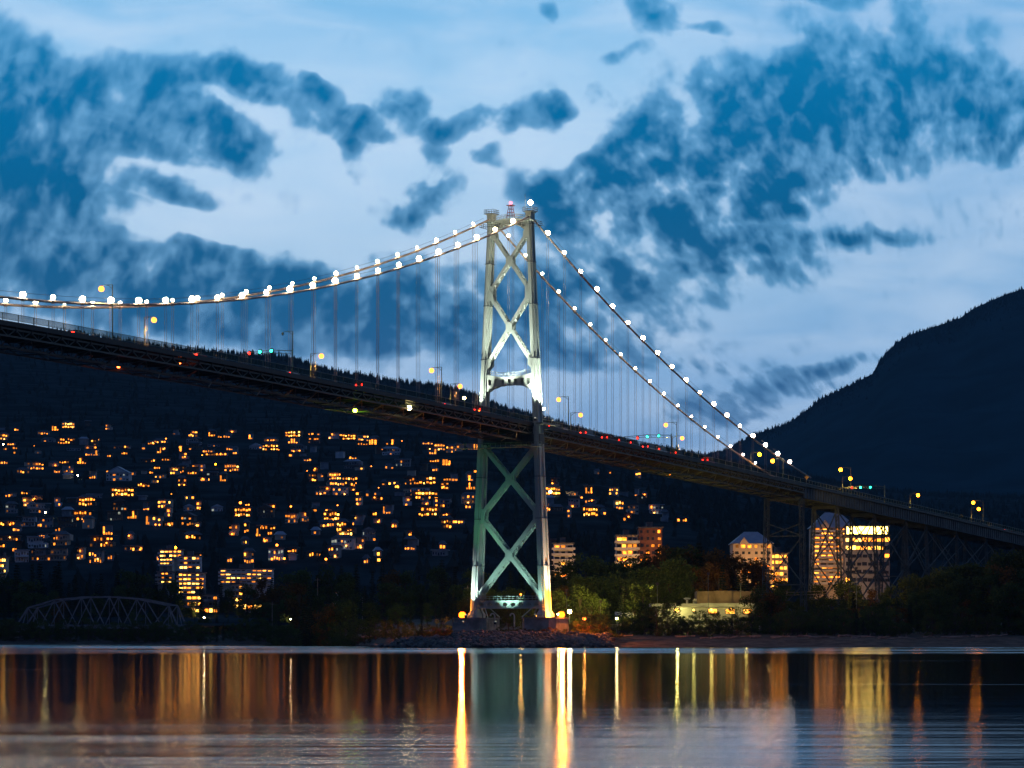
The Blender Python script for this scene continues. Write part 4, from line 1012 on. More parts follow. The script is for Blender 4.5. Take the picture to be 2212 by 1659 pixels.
CARS = [(-205, -3.2, 'paint_b', 'dark car nearest the left edge of the photo on the bridge deck'), (-158, -3.2, 'paint_c', 'red car on the deck left of the first traffic signals'),
 (-118, -3.2, 'paint_a', 'silver car on the deck just past the first traffic signals'), (-84, -3.2, 'paint_b', 'dark car midway between the first signals and the tower'), (-42, -3.2, 'paint_a', 'silver car approaching the tower from the left'),
 (-22, -3.2, 'paint_c', 'red car closest to the tower on its left'), (22, -3.2, 'paint_b', 'dark car just past the tower'), (42, -3.2, 'paint_a', 'silver car second past the tower, below the lit street lamp'), (56, -3.2, 'paint_c', 'red car third past the tower'),
 (72, -3.2, 'paint_b', 'dark car fourth past the tower, before the second signals'), (92, -3.2, 'paint_a', 'silver car under the second traffic signals'), (84, -3.2, 'paint_a', 'pale car just before the second traffic signals'), (34, -7, 'paint_a', 'pale car in the middle lane just past the tower'), (64, -3.2, 'paint_b', 'dark car between two others below the far kerb lamp'), (104, -3.2, 'paint_b', 'dark car leaving the second traffic signals'), (128, -3.2, 'paint_c', 'red car between the second signals and the cable end'), (420, -3.2, 'paint_b', 'dark car at the far right end of the viaduct')]
for c_ in CARS: make_car(*c_[:3], c_[3].replace(' car', ' van') if 0 < c_[0] < 200 or c_[0] in (-84, -22) else c_[3], 0 < c_[0] < 200 or c_[0] in (-84, -22))

# ------------------------------------------------------------------ trees
def leaf_quads(mb, cen, n, rad, size, squash=1.0, shell=.55):
    for _ in range(n):
        d = Vector((random.gauss(0, 1), random.gauss(0, 1), random.gauss(0, 1))).normalized()
        r_ = rad * (shell + (1 - shell) * random.random()) if random.random() < .75 else rad * random.random()
        p = Vector(cen) + Vector((d.x * r_, d.y * r_, d.z * r_ * squash))
        a = Vector((random.gauss(0, 1), random.gauss(0, 1), random.gauss(0, 1))).normalized(); b = a.orthogonal().normalized()
        s_ = size * random.uniform(.6, 1.3); c = a.cross(b)
        b = b * s_; c = c * s_ * .6
        i = len(mb.v); mb.v.extend([tuple(p - b), tuple(p - c * .9), tuple(p + b), tuple(p + c)]); mb.f.append((i, i + 1, i + 2, i + 3))
def proto_broad(seed, H=1.0, clumps=15, wide=.28, lo=.16):
    random.seed(seed); cr = MB(); tr = MB()
    tr.tube([(0, 0, -.05), (.01, 0, .2), (.0, .01, .45), (-.01, 0, .75)], .022, 6, .006)
    for i in range(clumps):
        a = random.uniform(0, 6.28); h = random.uniform(lo, .90); env = wide * math.sin(math.pi * min(.97, max(.2, (h + .06) / 1.04))) ** .7
        q = env * math.sqrt(random.random()); c = (math.cos(a) * q, math.sin(a) * q, h); rr = random.uniform(.08, .15)
        leaf_quads(cr, c, 120, rr, .020, .8)
        tr.tube([(0, 0, max(.15, h - .25)), (c[0] * .5, c[1] * .5, h - .1), c], .008, 4, .003)
    return tr.mesh('tree_trunk'), cr.mesh('tree_crown')
def proto_conifer(seed, base=.12, wide=.17):
    random.seed(seed); cr = MB(); tr = MB(); tr.tube([(0, 0, -.05), (0, 0, .5), (0, 0, 1.0)], .02, 6, .002)
    n = 22
    for j in range(n):
        f_ = j / (n - 1); z = base + (1 - base) * f_ * .97; L_ = wide * (1 - f_) ** .8 * random.uniform(.7, 1.15) + .01
        for k_ in range(9):
            a = random.uniform(0, 6.28); d = Vector((math.cos(a), math.sin(a), -.35)); L2 = L_ * random.uniform(.6, 1.15)
            for s_ in range(6):
                q = (s_ + random.random()) / 6; p = Vector((0, 0, z)) + d * L2 * q; sd_ = Vector((-d.y, d.x, 0)) * random.uniform(-.02, .02)
                p += sd_; u = Vector((random.gauss(0, 1), random.gauss(0, 1), random.gauss(0, .5))).normalized() * .021; v = u.orthogonal().normalized() * .012
                i = len(cr.v); cr.v.extend([tuple(p - u), tuple(p - v), tuple(p + u), tuple(p + v)]); cr.f.append((i, i + 1, i + 2, i + 3))
    return tr.mesh('tree_trunk'), cr.mesh('tree_crown')
PB = [proto_broad(s_, clumps=c_, wide=w_) for s_, c_, w_ in ((1, 24, .30), (2, 20, .25), (3, 26, .34), (4, 18, .18), (5, 24, .30), (6, 28, .38))]
PS_ = [proto_broad(s_, clumps=26, wide=.62, lo=.02) for s_ in (21, 22, 23)]
PC = [proto_conifer(s_, b_, w_) for s_, b_, w_ in ((11, .1, .17), (12, .18, .14), (13, .08, .2))]
MESHM = {}
def with_mat(me, m):
    k_ = (me.name, m.name)
    if k_ not in MESHM:
        c = me.copy(); c.materials.clear(); c.materials.append(m); MESHM[k_] = c
    return MESHM[k_]
def tree(kind, x, ytop, ybase, Y, m='leaf', i=0, wide=1.0):
    p = at(x, ybase, Y); H = (ybase - ytop) * Y / F
    gz = float(ground_z(np.array([p.x]), np.array([Y]))[0]) if Y < 1400 else p.z
    H += p.z - gz; p.z = gz
    tr, cr = (PB if kind == 'b' else PS_ if kind == 's' else PC)[i % (6 if kind == 'b' else 3)]
    nm = {'b': 'leafy_tree', 's': 'shrub', 'c': 'conifer_tree'}[kind]
    root = empty(nm, p, random.uniform(0, 6.28))
    link_child('trunk', with_mat(tr, M['bark']), None, root, sc_=(H * wide, H * wide, H)); link_child('crown', with_mat(cr, M[m]), None, root, sc_=(H * wide, H * wide, H))
    return root
TOPL = [(-60, 1225), (0, 1236), (48, 1212), (79, 1205), (105, 1222), (133, 1206), (167, 1232), (190, 1248), (238, 1222), (310, 1222), (345, 1242), (369, 1232), (395, 1262), (441, 1245), (464, 1240), (500, 1262), (540, 1250), (583, 1225), (635, 1213), (683, 1228), (754, 1204), (802, 1222), (850, 1213), (873, 1227), (909, 1240), (940, 1222), (959, 1199), (992, 1206),
        (1040, 1225), (1100, 1230), (1160, 1215), (1194, 1186), (1215, 1215), (1235, 1200), (1261, 1184), (1285, 1206), (1323, 1210), (1342, 1190), (1384, 1182), (1401, 1176), (1446, 1160), (1508, 1157), (1570, 1181), (1594, 1195), (1631, 1190), (1667, 1200), (1709, 1262), (1780, 1253), (1838, 1240), (1866, 1262), (1937, 1243), (1980, 1230), (2066, 1213), (2123, 1190), (2165, 1172), (2212, 1182), (2300, 1180)]
def topy(x): return float(np.interp(x, [a for a, b in TOPL], [b for a, b in TOPL]))
random.seed(21); tree_log = []
def zone(x):
    return 'behind the truss bridge' if x < 400 else 'between truss bridge and tower' if x < 1000 else 'behind the tower legs' if x < 1200 else 'between tower and viaduct' if x < 1640 else 'beneath the viaduct'
x = -50
rowsT = []
while x < 2290:
    for depth in (0, 1, 2):
        xx = x + random.uniform(-9, 9) + depth * 7
        if xx < 640: Yd = 1290 - depth * 55
        elif xx < 1000: Yd = 1150 - depth * 90
        else: Yd = 1010 - depth * 62
        yt = topy(xx) + (depth * 34 if depth else 0) + random.uniform(0, 16) + (12 if random.random() < .3 else 0)
        if 396 < xx < 560 and depth < 2 and random.random() < .2: continue    # thinner screen before the lit flats
        if 1395 < xx < 1640 and depth == 2: continue                          # the floodlit hall stands here
        if 1395 < xx < 1640 and depth == 1: yt = max(yt, 1195)
        rowsT.append((xx, yt, Yd, depth))
    x += 23
for (xx, yt, Yd, depth) in rowsT:
    rc = random.random(); kind = 'c' if rc < (.45 if xx < 1000 else .2) else 'b'
    m = 'needle' if kind == 'c' else ('leaf_autumn' if (1500 < xx < 1640 or random.random() < .12) else 'leaf')
    tree_log.append((tree(kind, xx, yt, 1364, Yd, m, random.randrange(12), random.uniform(.8, 1.25)), xx, kind, m, depth))
# low shrubs and small trees at the head of the beach
x = -30
while x < 2250:
    if not (960 < x < 1250):
        Yd = (shore((x - CX) * 850 / F) + (random.uniform(48, 75) if x > 1000 else random.uniform(16, 34))); hgt = random.uniform(12, 36) if x < 1000 else random.uniform(22, 62)
        if 1400 < x < 1640: hgt = random.choice([36, 44, 52, 66, 70]) * random.uniform(.85, 1.1)
        if 1448 < x < 1486: hgt = 34
        kind = 'c' if random.random() < .12 else 's'
        tree_log.append((tree(kind, x, 1366 - hgt, 1367, Yd, 'needle' if kind == 'c' else 'leaf', random.choice([0, 2, 4, 5]), random.uniform(.9, 1.3)), x, kind, 'needle' if kind == 'c' else 'leaf', 3))
    x += random.uniform(9, 15)
for xx in [945, 958, 972, 1082, 1092, 1120, 1129, 1140, 1158, 1176, 1196, 1214, 1236, 1244, 1252, 1262, 1270, 1279, 1288, 1300, 1312]:
    h_ = random.uniform(5, 10) if xx < 1235 else random.uniform(12, 24); tree_log.append((tree('s', xx, 1362 - h_, 1362, 803 if xx < 1235 else 818, 'leaf_autumn' if random.random() < .5 else 'leaf', random.randrange(3), random.uniform(1.0, 1.5)), xx, 's', 'bank', 4))
kinds_d = {('s', 'bank', 4): 'small shrub on the bank',('b', 'leaf', 0): 'tall leafy tree in the back row', ('b', 'leaf', 1): 'leafy tree in the middle row', ('b', 'leaf', 2): 'dark leafy tree in the front row', ('s', 'leaf', 3): 'low leafy shrub by the beach',
           ('c', 'needle', 0): 'tall dark conifer in the back row', ('c', 'needle', 1): 'dark conifer in the middle row', ('c', 'needle', 2): 'dark conifer in the front row', ('c', 'needle', 3): 'small conifer above the beach',
           ('b', 'leaf_autumn', 0): 'russet leafed tree in the back row', ('b', 'leaf_autumn', 1): 'russet leafed tree in the middle row', ('b', 'leaf_autumn', 2): 'russet leafed tree in the front row'}
bk = {}
for e in tree_log: bk.setdefault((e[2], e[3], e[4], zone(e[1])), []).append((e[0], e[1]))
for (k1, k2, k3, zn), its in bk.items():
    label_series(its, kinds_d[(k1, k2, k3)] + ' ' + zn + (', {} from left' if len(its) > 1 else ''))
    for o, _ in its: tag(o, None, 'shrub' if k1 == 's' else 'tree', 'shrubs along the far shore' if k1 == 's' else 'trees along the far shore')

# ------------------------------------------------------------------ larger buildings
random.seed(31)
def building(x0, x1, ytop, ybase, Y, depth, nst, nwin, litp, wallm, label, cat='apartment block', roof='flat', roofm='roof', winm=('win2', 'win1', 'win3'), balc=False, name='apartment_building', fh=None, rz=0.0, wfrac=.7):
    a = at(x0, ybase, Y); b = at(x1, ybase, Y); cxm = (a.x + b.x) / 2; Wm = b.x - a.x; zb = a.z; H = (ybase - ytop) * Y / F; hw = Wm / 2
    root = empty(name, (cxm, Y, zb), rz)
    rh = 0 if roof == 'flat' else H * .22
    Hb = H - rh; s_h = Hb / nst
    MB().box(-hw, hw, 0, depth, -6, Hb).build('wall', M[wallm], root)
    if roof == 'flat':
        r_ = MB().box(-hw - .5, hw + .5, -.5, depth + .5, Hb, Hb + .5); r_.box(-hw * .3, hw * .25, depth * .3, depth * .8, Hb + .5, Hb + 2.6)
    elif roof == 'hip':
        r_ = MB().add([(-hw - .8, -.8, Hb), (hw + .8, -.8, Hb), (hw + .8, depth + .8, Hb), (-hw - .8, depth + .8, Hb), (-hw * .35, depth * .5, Hb + rh), (hw * .35, depth * .5, Hb + rh)],
                      [(0, 1, 5, 4), (1, 2, 5), (2, 3, 4, 5), (3, 0, 4), (0, 3, 2, 1)])
    r_.build('roof', M[roofm], root)
    if roof == 'hip':      # dormer gables on the front eave
        for gx_ in ((-hw * .45,) if Wm < 24 else (-hw * .5, hw * .45)):
            gw = hw * .26; gh = rh * .5
            MB().add([(gx_ - gw, -1.2, Hb - .2), (gx_ + gw, -1.2, Hb - .2), (gx_, -1.2, Hb + gh), (gx_ - gw, 4, Hb - .2), (gx_ + gw, 4, Hb - .2), (gx_, 4, Hb + gh)],
                     [(0, 1, 2), (5, 4, 3), (0, 2, 5, 3), (1, 4, 5, 2), (0, 3, 4, 1)]).build('dormer', M[wallm], root)
    if balc:
        for s_ in range(nst):
            z = s_h * s_
            bl = MB().box(-hw - .8, hw + .8, -1.9, -.02, z - .12, z + .12); bl.box(-hw - .8, hw + .8, -1.9, -1.82, z + .12, z + .8); bl.build('balcony', M['white' if wallm != 'grey' else 'grey'], root)
    for s_ in range(nst):
        lit = litp[s_] if isinstance(litp, (list, tuple)) else litp
        for i in range(nwin):
            ww = 2 * hw / nwin; x0_ = -hw + i * ww + ww * (1 - wfrac) / 2; x1_ = x0_ + ww * wfrac
            z0 = s_h * s_ + s_h * .32; z1 = z0 + s_h * random.uniform(.34, .5); x0_ += ww * random.uniform(-.08, .12); x1_ += ww * random.uniform(-.12, .08)
            mm = M[random.choice(winm)] if random.random() < lit else M['glass']
            fr_ = MB().box(x0_, x1_, -.08, -.02, z0, z1).build('window', mm, root)
    tag(root, label, cat); return root
building(1332, 1377, 1158, 1260, 1150, 14, 7, 4, .45, 'cream', 'lower pale balconied wing of the apartment pair right of the tower', balc=True, wfrac=.75)
building(1380, 1430, 1141, 1262, 1156, 14, 8, 4, .35, 'brick', 'taller brick apartment block with white top storey right of the tower', wfrac=.5)
building(1196, 1238, 1175, 1262, 1170, 14, 7, 3, .25, 'white', 'white stepped apartment block just right of the near tower leg', balc=True)
building(1168, 1200, 1166, 1262, 1200, 14, 6, 3, .1, 'brown', 'brown apartment block partly behind the near tower leg')
building(1584, 1668, 1147, 1270, 1165, 18, 7, 6, .5, 'cream', 'apartment block with pale hipped roof left of the first trestle', roof='hip', roofm='roof_pale', winm=('win2', 'win1', 'win5'), wfrac=.5)
building(1664, 1702, 1196, 1272, 1180, 14, 6, 4, .75, 'cream', 'stepped lower apartment wing behind the first trestle', winm=('win2', 'win3'))
building(1757, 1848, 1105, 1262, 1225, 18, 13, 6, .8, 'cream', 'tall apartment tower with hipped roof and lit balconies behind the trestles', roof='hip', roofm='roof_pale', balc=True, winm=('win2', 'win3', 'win1'), wfrac=.66)
building(1826, 1922, 1158, 1262, 1215, 16, 6, 8, (.1, .1, .05, .15, .85, .9), 'grey', 'office block with brilliantly lit top floor behind the trestles', winm=('win3', 'winB', 'win2'), wfrac=.86, cat='office block', name='office_building')
lt = empty('rooftop_lounge', at(1874, 1155, 1214)); 
MB().box(-8.5, 8.5, 0, 8, 0, 3.4).build('wall', M['grey'], lt); MB().box(-9, 9, -1, 8.5, 3.4, 3.8).build('roof', M['grey'], lt)
for i in range(7): MB().box(-8.3 + i * 2.38, -6.2 + i * 2.38, -.12, -.02, .3, 3.2).build('window', M['winP'], lt)
tag(lt, 'glaring yellow-white glass penthouse on top of the office block', 'penthouse')
# flats down by the water on the left
for a in ((345, 392, 1188, 1206, 1420, 2, 4, .95, 'cream', 'brightly lit two storey flats at the top of the terrace by the shore', ('winB', 'win3', 'win2')),
          (346, 372, 1206, 1222, 1400, 2, 3, .9, 'cream', 'glaring small flats just below the top terrace', ('winB', 'win3')),
          (388, 432, 1202, 1232, 1390, 3, 4, .5, 'white', 'white balconied flats right of the glaring terrace', ('win2', 'win1')),
          (340, 372, 1236, 1262, 1330, 3, 3, .5, 'grey', 'dim flats behind the trees beside the truss bridge', ('win2', 'win1')),
          (386, 440, 1238, 1285, 1320, 5, 5, .8, 'cream', 'five storey lit flats stepped above the shore', ('win2', 'win3', 'win2')),
          (392, 470, 1285, 1312, 1310, 2, 6, .45, 'grey', 'long grey flats right above the glowing ground floor', ('win2', 'win3')),
          (412, 470, 1312, 1346, 1300, 2, 5, 1, 'cream', 'glaring ground floor front behind the shore trees', ('winB', 'winB', 'win2')),
          (476, 588, 1230, 1262, 1345, 4, 9, .6, 'white', 'wide white terraced flats with amber windows', ('win2', 'win3', 'win1')),
          (500, 524, 1262, 1330, 1335, 5, 2, .8, 'cream', 'narrow flats with a tall yellow wall between the trees', ('win3', 'win2')),
          (524, 566, 1300, 1346, 1300, 2, 4, 1, 'brick', 'red walled shop front glowing at beach level', ('winB', 'win2')),
          (0, 12, 1205, 1240, 1400, 3, 2, .9, 'cream', 'lit flats cut by the left edge of the photo', ('win2',)),
          (715, 740, 1272, 1284, 1200, 1, 5, .8, 'white', 'low kiosk with a string of lights behind dark trees', ('win3', 'win2'))):
    x0, x1, y0, y1, Y, ns, nw, lit, wl, lb, wmn = a
    building(x0, x1, y0, y1, Y, 9, ns, nw + 1, min(1, lit * .95), wl, lb, winm=wmn + ('winB',), name='block_of_flats', wfrac=.7, balc=ns > 1)
# floodlit hall right of the tower
hall = empty('waterfront_hall', at(1525, 1356, 905)); ppm = F / 905
def hx_(x): return (x - 1525) / ppm
def hz_(y): return (1356 - y) / ppm
MB().box(hx_(1420), hx_(1642), 0, 16, -1, hz_(1312)).build('wall', M['grey'], hall)
MB().box(hx_(1405), hx_(1512), -4, 8, hz_(1311), hz_(1304)).build('canopy', M['grey'], hall)
MB().box(hx_(1512) + .05, hx_(1640), -.4, 16, hz_(1311), hz_(1303)).build('roof', M['grey'], hall)
ps = MB(); ps.box(hx_(1506), hx_(1545), 1, 13, hz_(1303) , hz_(1277)); ps.box(hx_(1545) + .03, hx_(1581), .6, 13, hz_(1303), hz_(1276)); ps.box(hx_(1581) + .03, hx_(1634), 1.1, 13, hz_(1303), hz_(1277)); ps.build('plant_screen', M['brown'], hall)
MB().tube([(hx_(1485), 2, hz_(1304)), (hx_(1485), 2, hz_(1294))], .35, 8).build('roof_vent', M['grey'], hall); MB().ball((hx_(1485), 2, hz_(1293)), 1.1, 10, 6, .3).build('vent_cowl', M['grey'], hall)
for x in (1499, 1502, 1505): MB().tube([(hx_(x), 3, hz_(1303)), (hx_(x), 3, hz_(1297)), (hx_(x + 3), 3, hz_(1294)), (hx_(x + 6), 3, hz_(1297))], .22, 6).build('duct', M['roof_pale'], hall)
for (x, y, m, rr) in ((1462, 1318, 'winB', .6), (1498, 1318, 'winB', .3), (1578, 1316, 'winB', .35), (1610, 1320, 'winB', .6), (1536, 1317, 'winB', .3)):
    l_ = MB().ball((hx_(x), -1.2, hz_(y)), rr, 10, 8).build('wall_lamp', M[m], hall)
    L_ = bpy.data.lights.new('hall_light', 'POINT'); L_.energy = (4600 if x == 1462 else 500) * rr; L_.color = (1, .86, .2); L_.shadow_soft_size = .5
    o = bpy.data.objects.new('hall_light', L_); col.objects.link(o); o.parent = hall; o.location = (hx_(x), -2.2, hz_(y) + .2)
for i in range(3): MB().box(hx_(1530 + i * 38), hx_(1548 + i * 38), -.1, -.02, hz_(1325), hz_(1316)).build('window', M['win3'], hall)
tag(hall, 'low floodlit hall with flat canopy and dark rooftop plant screen by the shore', 'hall')
wh = empty('shed', at(1352, 1352, 900)); MB().box(-2.9, 2.9, 0, 5, 0, 2.6).build('wall', M['white'], wh); MB().add([(-3.2, -.4, 2.6), (3.2, -.4, 2.6), (3.2, 5.4, 2.6), (-3.2, 5.4, 2.6), (-3.2, 2.5, 4.2), (3.2, 2.5, 4.2)], [(0, 1, 5, 4), (2, 3, 4, 5), (1, 2, 5), (3, 0, 4), (0, 3, 2, 1)]).build('roof', M['roof_pale'], wh)
tag(wh, 'small white shed with pitched roof right of the tower base', 'shed')

# ------------------------------------------------------------------ shore lamps
def shore_lamp(x, y, Y, m, r_, label, power=0, colr=(1, .5, .1), ybase=1358):
    hood = r_ == .16
    if hood: m = 'dimglobe'
    p = at(x, y, Y); gz = at(x, ybase, Y).z if Y > 1400 else float(ground_z(np.array([p.x]), np.array([Y]))[0])
    gz = min(gz, p.z - 2.5)
    root = empty('street_lamp', (p.x, Y, gz)); h = p.z - gz
    MB().tube([(0, 0, 0), (0, 0, h - r_)], .09, 5, .06).build('pole', M['pole'], root); MB().ball((0, 0, h), r_, 8, 6).build('lamp_globe', M[m], root)
    tag(root, label, 'street lamp', 'lamps on the far shore')
    if power:
        L_ = bpy.data.lights.new('lamp_light', 'SPOT' if hood else 'POINT'); L_.energy = power; L_.color = colr; L_.shadow_soft_size = .3
        o = bpy.data.objects.new('lamp_light', L_); col.objects.link(o); o.parent = root; o.location = (0, .4 if hood else -.8, h + .3)
        if hood:      # shielded head thrown inland; those in the trees are added to light them
            MB().box(-.4, .4, -.35, -.2, h - .3, h + .5).build('hood', M['darkmetal'], root)
            L_.spot_size = R(125); L_.spot_blend = .5; o.rotation_euler = Vector((0, 1, .12)).to_track_quat('-Z', 'Y').to_euler()
shore_lamp(1230.5, 1321, 835, 'lamp_white', .55, 'white lamp on a post beside the near concrete pier', 900, (1, .8, .5))
shore_lamp(1262, 1336, 838, 'lamp_sodium', .5, 'orange lamp low among shrubs right of the near pier', 1500, (1, .42, .08))
shore_lamp(1332, 1336.5, 850, 'lamp_white', .32, 'small lamp above the yellow fence right of the tower', 300, (1, .7, .3))
shore_lamp(1125, 1284, 905, 'lamp_sodium', .3, 'small orange lamp seen between the tower legs', 500)
shore_lamp(1660, 1224, 1090, 'lamp_sodium', .4, 'orange lamp beside the first trestle leg', 2500)
shore_lamp(1297, 1300, 872, 'lamp_yellow', .16, 'added yellow lamp lighting the leafy trees right of the tower', 14400, (1, .74, .15))  # from here to the viaduct lamp: lamps added to light the trees
shore_lamp(1420, 1262, 884, 'lamp_yellow', .16, 'added yellow lamp lighting the trees behind the hall canopy', 14400, (.9, .72, .15))
shore_lamp(1530, 1240, 888, 'lamp_yellow', .16, 'added yellow lamp lighting the trees above the dark plant screen', 6000, (.9, .68, .12))
shore_lamp(1600, 1262, 905, 'lamp_sodium', .16, 'added orange lamp lighting the russet trees left of the trestle', 14400, (1, .45, .08))
shore_lamp(1224, 1276, 870, 'lamp_yellow', .16, 'added yellow lamp lighting the trees beside the near tower leg', 10800, (1, .72, .15))
shore_lamp(918, 1335, 925, 'lamp_yellow', .16, 'added yellow lamp lighting the leafy trees left of the tower', 8100, (.85, .75, .12))
shore_lamp(1165, 1250, 900, 'lamp_yellow', .16, 'added yellow lamp lighting the trees between the tower legs', 7200, (.8, .8, .15))
shore_lamp(1850, 1228, 985, 'lamp_sodium', .16, 'added orange lamp lighting the trees under the viaduct', 12600)
shore_lamp(440, 1335, 1230, 'lamp_white', .5, 'white lamp in the glow behind shore trees', 2500, (1, .6, .2))
shore_lamp(628, 1338, 1150, 'lamp_white', .3, 'white lamp between tree trunks left of the flagpole', 700, (1, .7, .3))
for (x_, Y_, lb_) in ((1352, 1128, 'shaded street lamp in front of the pale and brick apartment pair'), (1410, 1128, 'shaded street lamp before the brick apartment block'), (1625, 1142, 'shaded street lamp before the apartment block with hipped roof'),
                    (1688, 1150, 'shaded street lamp before the stepped apartment wing'), (1790, 1195, 'shaded street lamp before the tall apartment tower'), (1216, 1145, 'shaded street lamp before the white stepped apartment block')):
    shore_lamp(x_, 1262, Y_, 'lamp_sodium', .16, lb_, 11000, (1, .50, .14), ybase=1300)
HL = [(310, 355, 'win2', .55, 'reddish lamp high on the hillside at left'), (705, 625, 'lamp_white', .6, 'white lamp beside trees below the third row of houses'), (410, 960, 'lamp_white', .6, 'white lamp beside the long dim house'),
      (30, 342, 'lamp_white', .7, 'white lamp by the houses at the left edge of the photo'), (1505, 290, 'lamp_sodium', .8, 'orange lamp over the top row of houses left of centre'),
      (1955, 522, 'lamp_yellow', .8, 'yellow lamp over a leafy tree on the hillside'), (1555, 792, 'win2', .5, 'dull orange lamp above a small bright house'), (2180, 872, 'lamp_sodium', 1.1, 'brightest orange lamp over the large glowing house'), (1590, 1278, 'lamp_yellow', .9, 'yellow lamp above the glaring waterfront flats'),
      (1410, 1070, 'lamp_sodium', .6, 'left one of two orange lamps before a hillside house'), (1445, 1072, 'lamp_sodium', .6, 'right one of two orange lamps before a hillside house'), (1792, 1078, 'lamp_sodium', .7, 'orange lamp beside the pitched roof house')]
for (zx, zy, m, rr, lb) in HL:
    x, y = zx * .2382, 878.4 + zy * .2382; p = hill_at(x, y + 12); ppm = F / p.y
    shore_lamp(x, y, p.y, m, rr * .8, lb, 0, ybase=y + 12)
HL2 = [(505, 352, .5, 'lamp at the right end of the glowing gabled house'), (1510, 280, .6, 'lone lamp on the dark slope right of the top row'), (1260, 487, .6, 'lone orange lamp in mid slope'), (735, 522, .7, 'orange lamp at the left end of the mid slope houses'),
       (1320, 662, .5, 'lamp between two house clusters in mid slope'), (985, 805, .6, 'lamp below the cluster of bright mid slope houses'), (465, 808, .6, 'left lamp of two on the dark wooded slope'), (605, 815, .9, 'right lamp of two on the dark wooded slope'),
       (490, 1130, .9, 'orange lamp beside trees on the lower slope'), (550, 1240, .8, 'orange lamp beside the pale windowed house above the shore trees'), (890, 1245, .8, 'wide amber lamp between lit houses above the shore trees')]
for (zx, zy, rr, lb) in HL2:
    x, y = 468.5 + zx * .2647, 878.4 + zy * .2647; p = hill_at(x, y + 10); shore_lamp(x, y, p.y, 'lamp_sodium', rr * .75, lb, 0, ybase=y + 10)
x, y = 1189, 1062; p = hill_at(x, y + 8); shore_lamp(x, y, p.y, 'lamp_white', .9, 'white lamp on the slope just right of the near tower leg', 0, ybase=y + 8)

# ------------------------------------------------------------------ old railway truss bridge at left
RO = at(210, 1356, 1135); rtb = tag(empty('truss_bridge', tuple(RO)), 'old grey arched steel truss bridge low on the shore at left', 'bridge')
TP = [(36, 1351), (60, 1313), (117, 1296), (176, 1290), (236, 1289), (295, 1294), (364, 1308), (384, 1353)]
def TR_(x, y, k): # k: 0 near truss, 1 far truss
    p = at(x, y, 1130); return p + Vector((k * 2.6, k * 6.5, 0))
for k_ in (0, 1):
    mb = MB(); P_ = [TR_(x, y, k_) for x, y in TP]
    for a, b in zip(P_[:-1], P_[1:]): mb.bar(a, b, .5, .55)
    zb = TR_(0, 1352, 0).z; mb.bar(P_[0], Vector((P_[-1].x, P_[-1].y, P_[0].z)), .5, .6)
    bot = lambda x: TR_(x, 1352, k_)
    for i, (x, y) in enumerate(TP[1:-1]):
        tp = TR_(x, y, k_); mb.bar(tp, bot(x), .2, .2, (1, 0, 0)); nx = TP[i + 2][0]; px = TP[i][0]
        mb.bar(tp, bot((x + nx) / 2), .38, .38); mb.bar(tp, bot((x + px) / 2), .38, .38)
    mb.build('truss', M['truss_old'], rtb, RO)
mb = MB()
for x, y in TP[1:-1]: mb.bar(TR_(x, y, 0), TR_(x, y, 1), .25, .25)
for a, b in zip(TP[1:-2], TP[2:-1]): mb.bar(TR_(a[0], a[1], 0), TR_(b[0], b[1], 1), .15, .15)
mb.build('top_bracing', M['truss_old'], rtb, RO)
mb = MB(); a = TR_(30, 1353, 0); b = TR_(392, 1353, 0); mb.add([a, b, b + Vector((2.6, 6.5, 0)), a + Vector((2.6, 6.5, 0)), a - Vector((0, 0, .9)), b - Vector((0, 0, .9)), b + Vector((2.6, 6.5, -.9)), a + Vector((2.6, 6.5, -.9))],
    [(0, 1, 2, 3), (7, 6, 5, 4), (0, 4, 5, 1), (1, 5, 6, 2), (2, 6, 7, 3), (3, 7, 4, 0)]); mb.build('deck', M['truss_old'], rtb, RO)
mb = MB()
for x in (34, 386):
    p = TR_(x, 1357, 0); mb.box(p.x - 1.8, p.x + 1.8, p.y - 1, p.y + 9, -1, p.z - .2)
mb.build('abutment', M['concrete'], rtb, RO)

# ------------------------------------------------------------------ shore furniture
for (x, y0, Y, lb) in ((686, 1248, 1075, 'tall bare pole on the shore between truss bridge and tower'), (588, 1300, 1090, 'short utility pole at the edge of the shore trees'), (1010, 1265, 960, 'utility pole behind the far tower leg'), (783, 1290, 1080, 'thin utility pole among shore trees left of the tower'), (1553, 1268, 1000, 'orange lit utility pole top above the dark plant screen')):
    p = at(x, y0, Y); gz = float(ground_z(np.array([p.x]), np.array([Y]))[0]); h = p.z - gz; root = empty('utility_pole', (p.x, Y, gz))
    MB().tube([(0, 0, 0), (0, 0, h)], .2, 6, .13).build('pole', M['wood'], root); MB().bar((-1.1, 0, h - .8), (1.1, 0, h - .8), .14, .14).build('crossarm', M['wood'], root)
    tag(root, lb, 'utility pole', 'utility poles on the far shore')
mb = MB()
for dz in (0, .9):
    for (xa, ya, xb, yb) in ((1290, 1292, 1553, 1273), (1553, 1273, 1800, 1276)):
        pts = [at(xa + (xb - xa) * f_, ya + (yb - ya) * f_ + 5 * math.sin(math.pi * f_), 1000) - Vector((0, 0, dz)) for f_ in np.linspace(0, 1, 12)]; mb.tube(pts, .05, 4)
tag(mb.build('overhead_wires', M['cable']), 'pair of thin overhead wires strung across in front of the trees', 'power line')
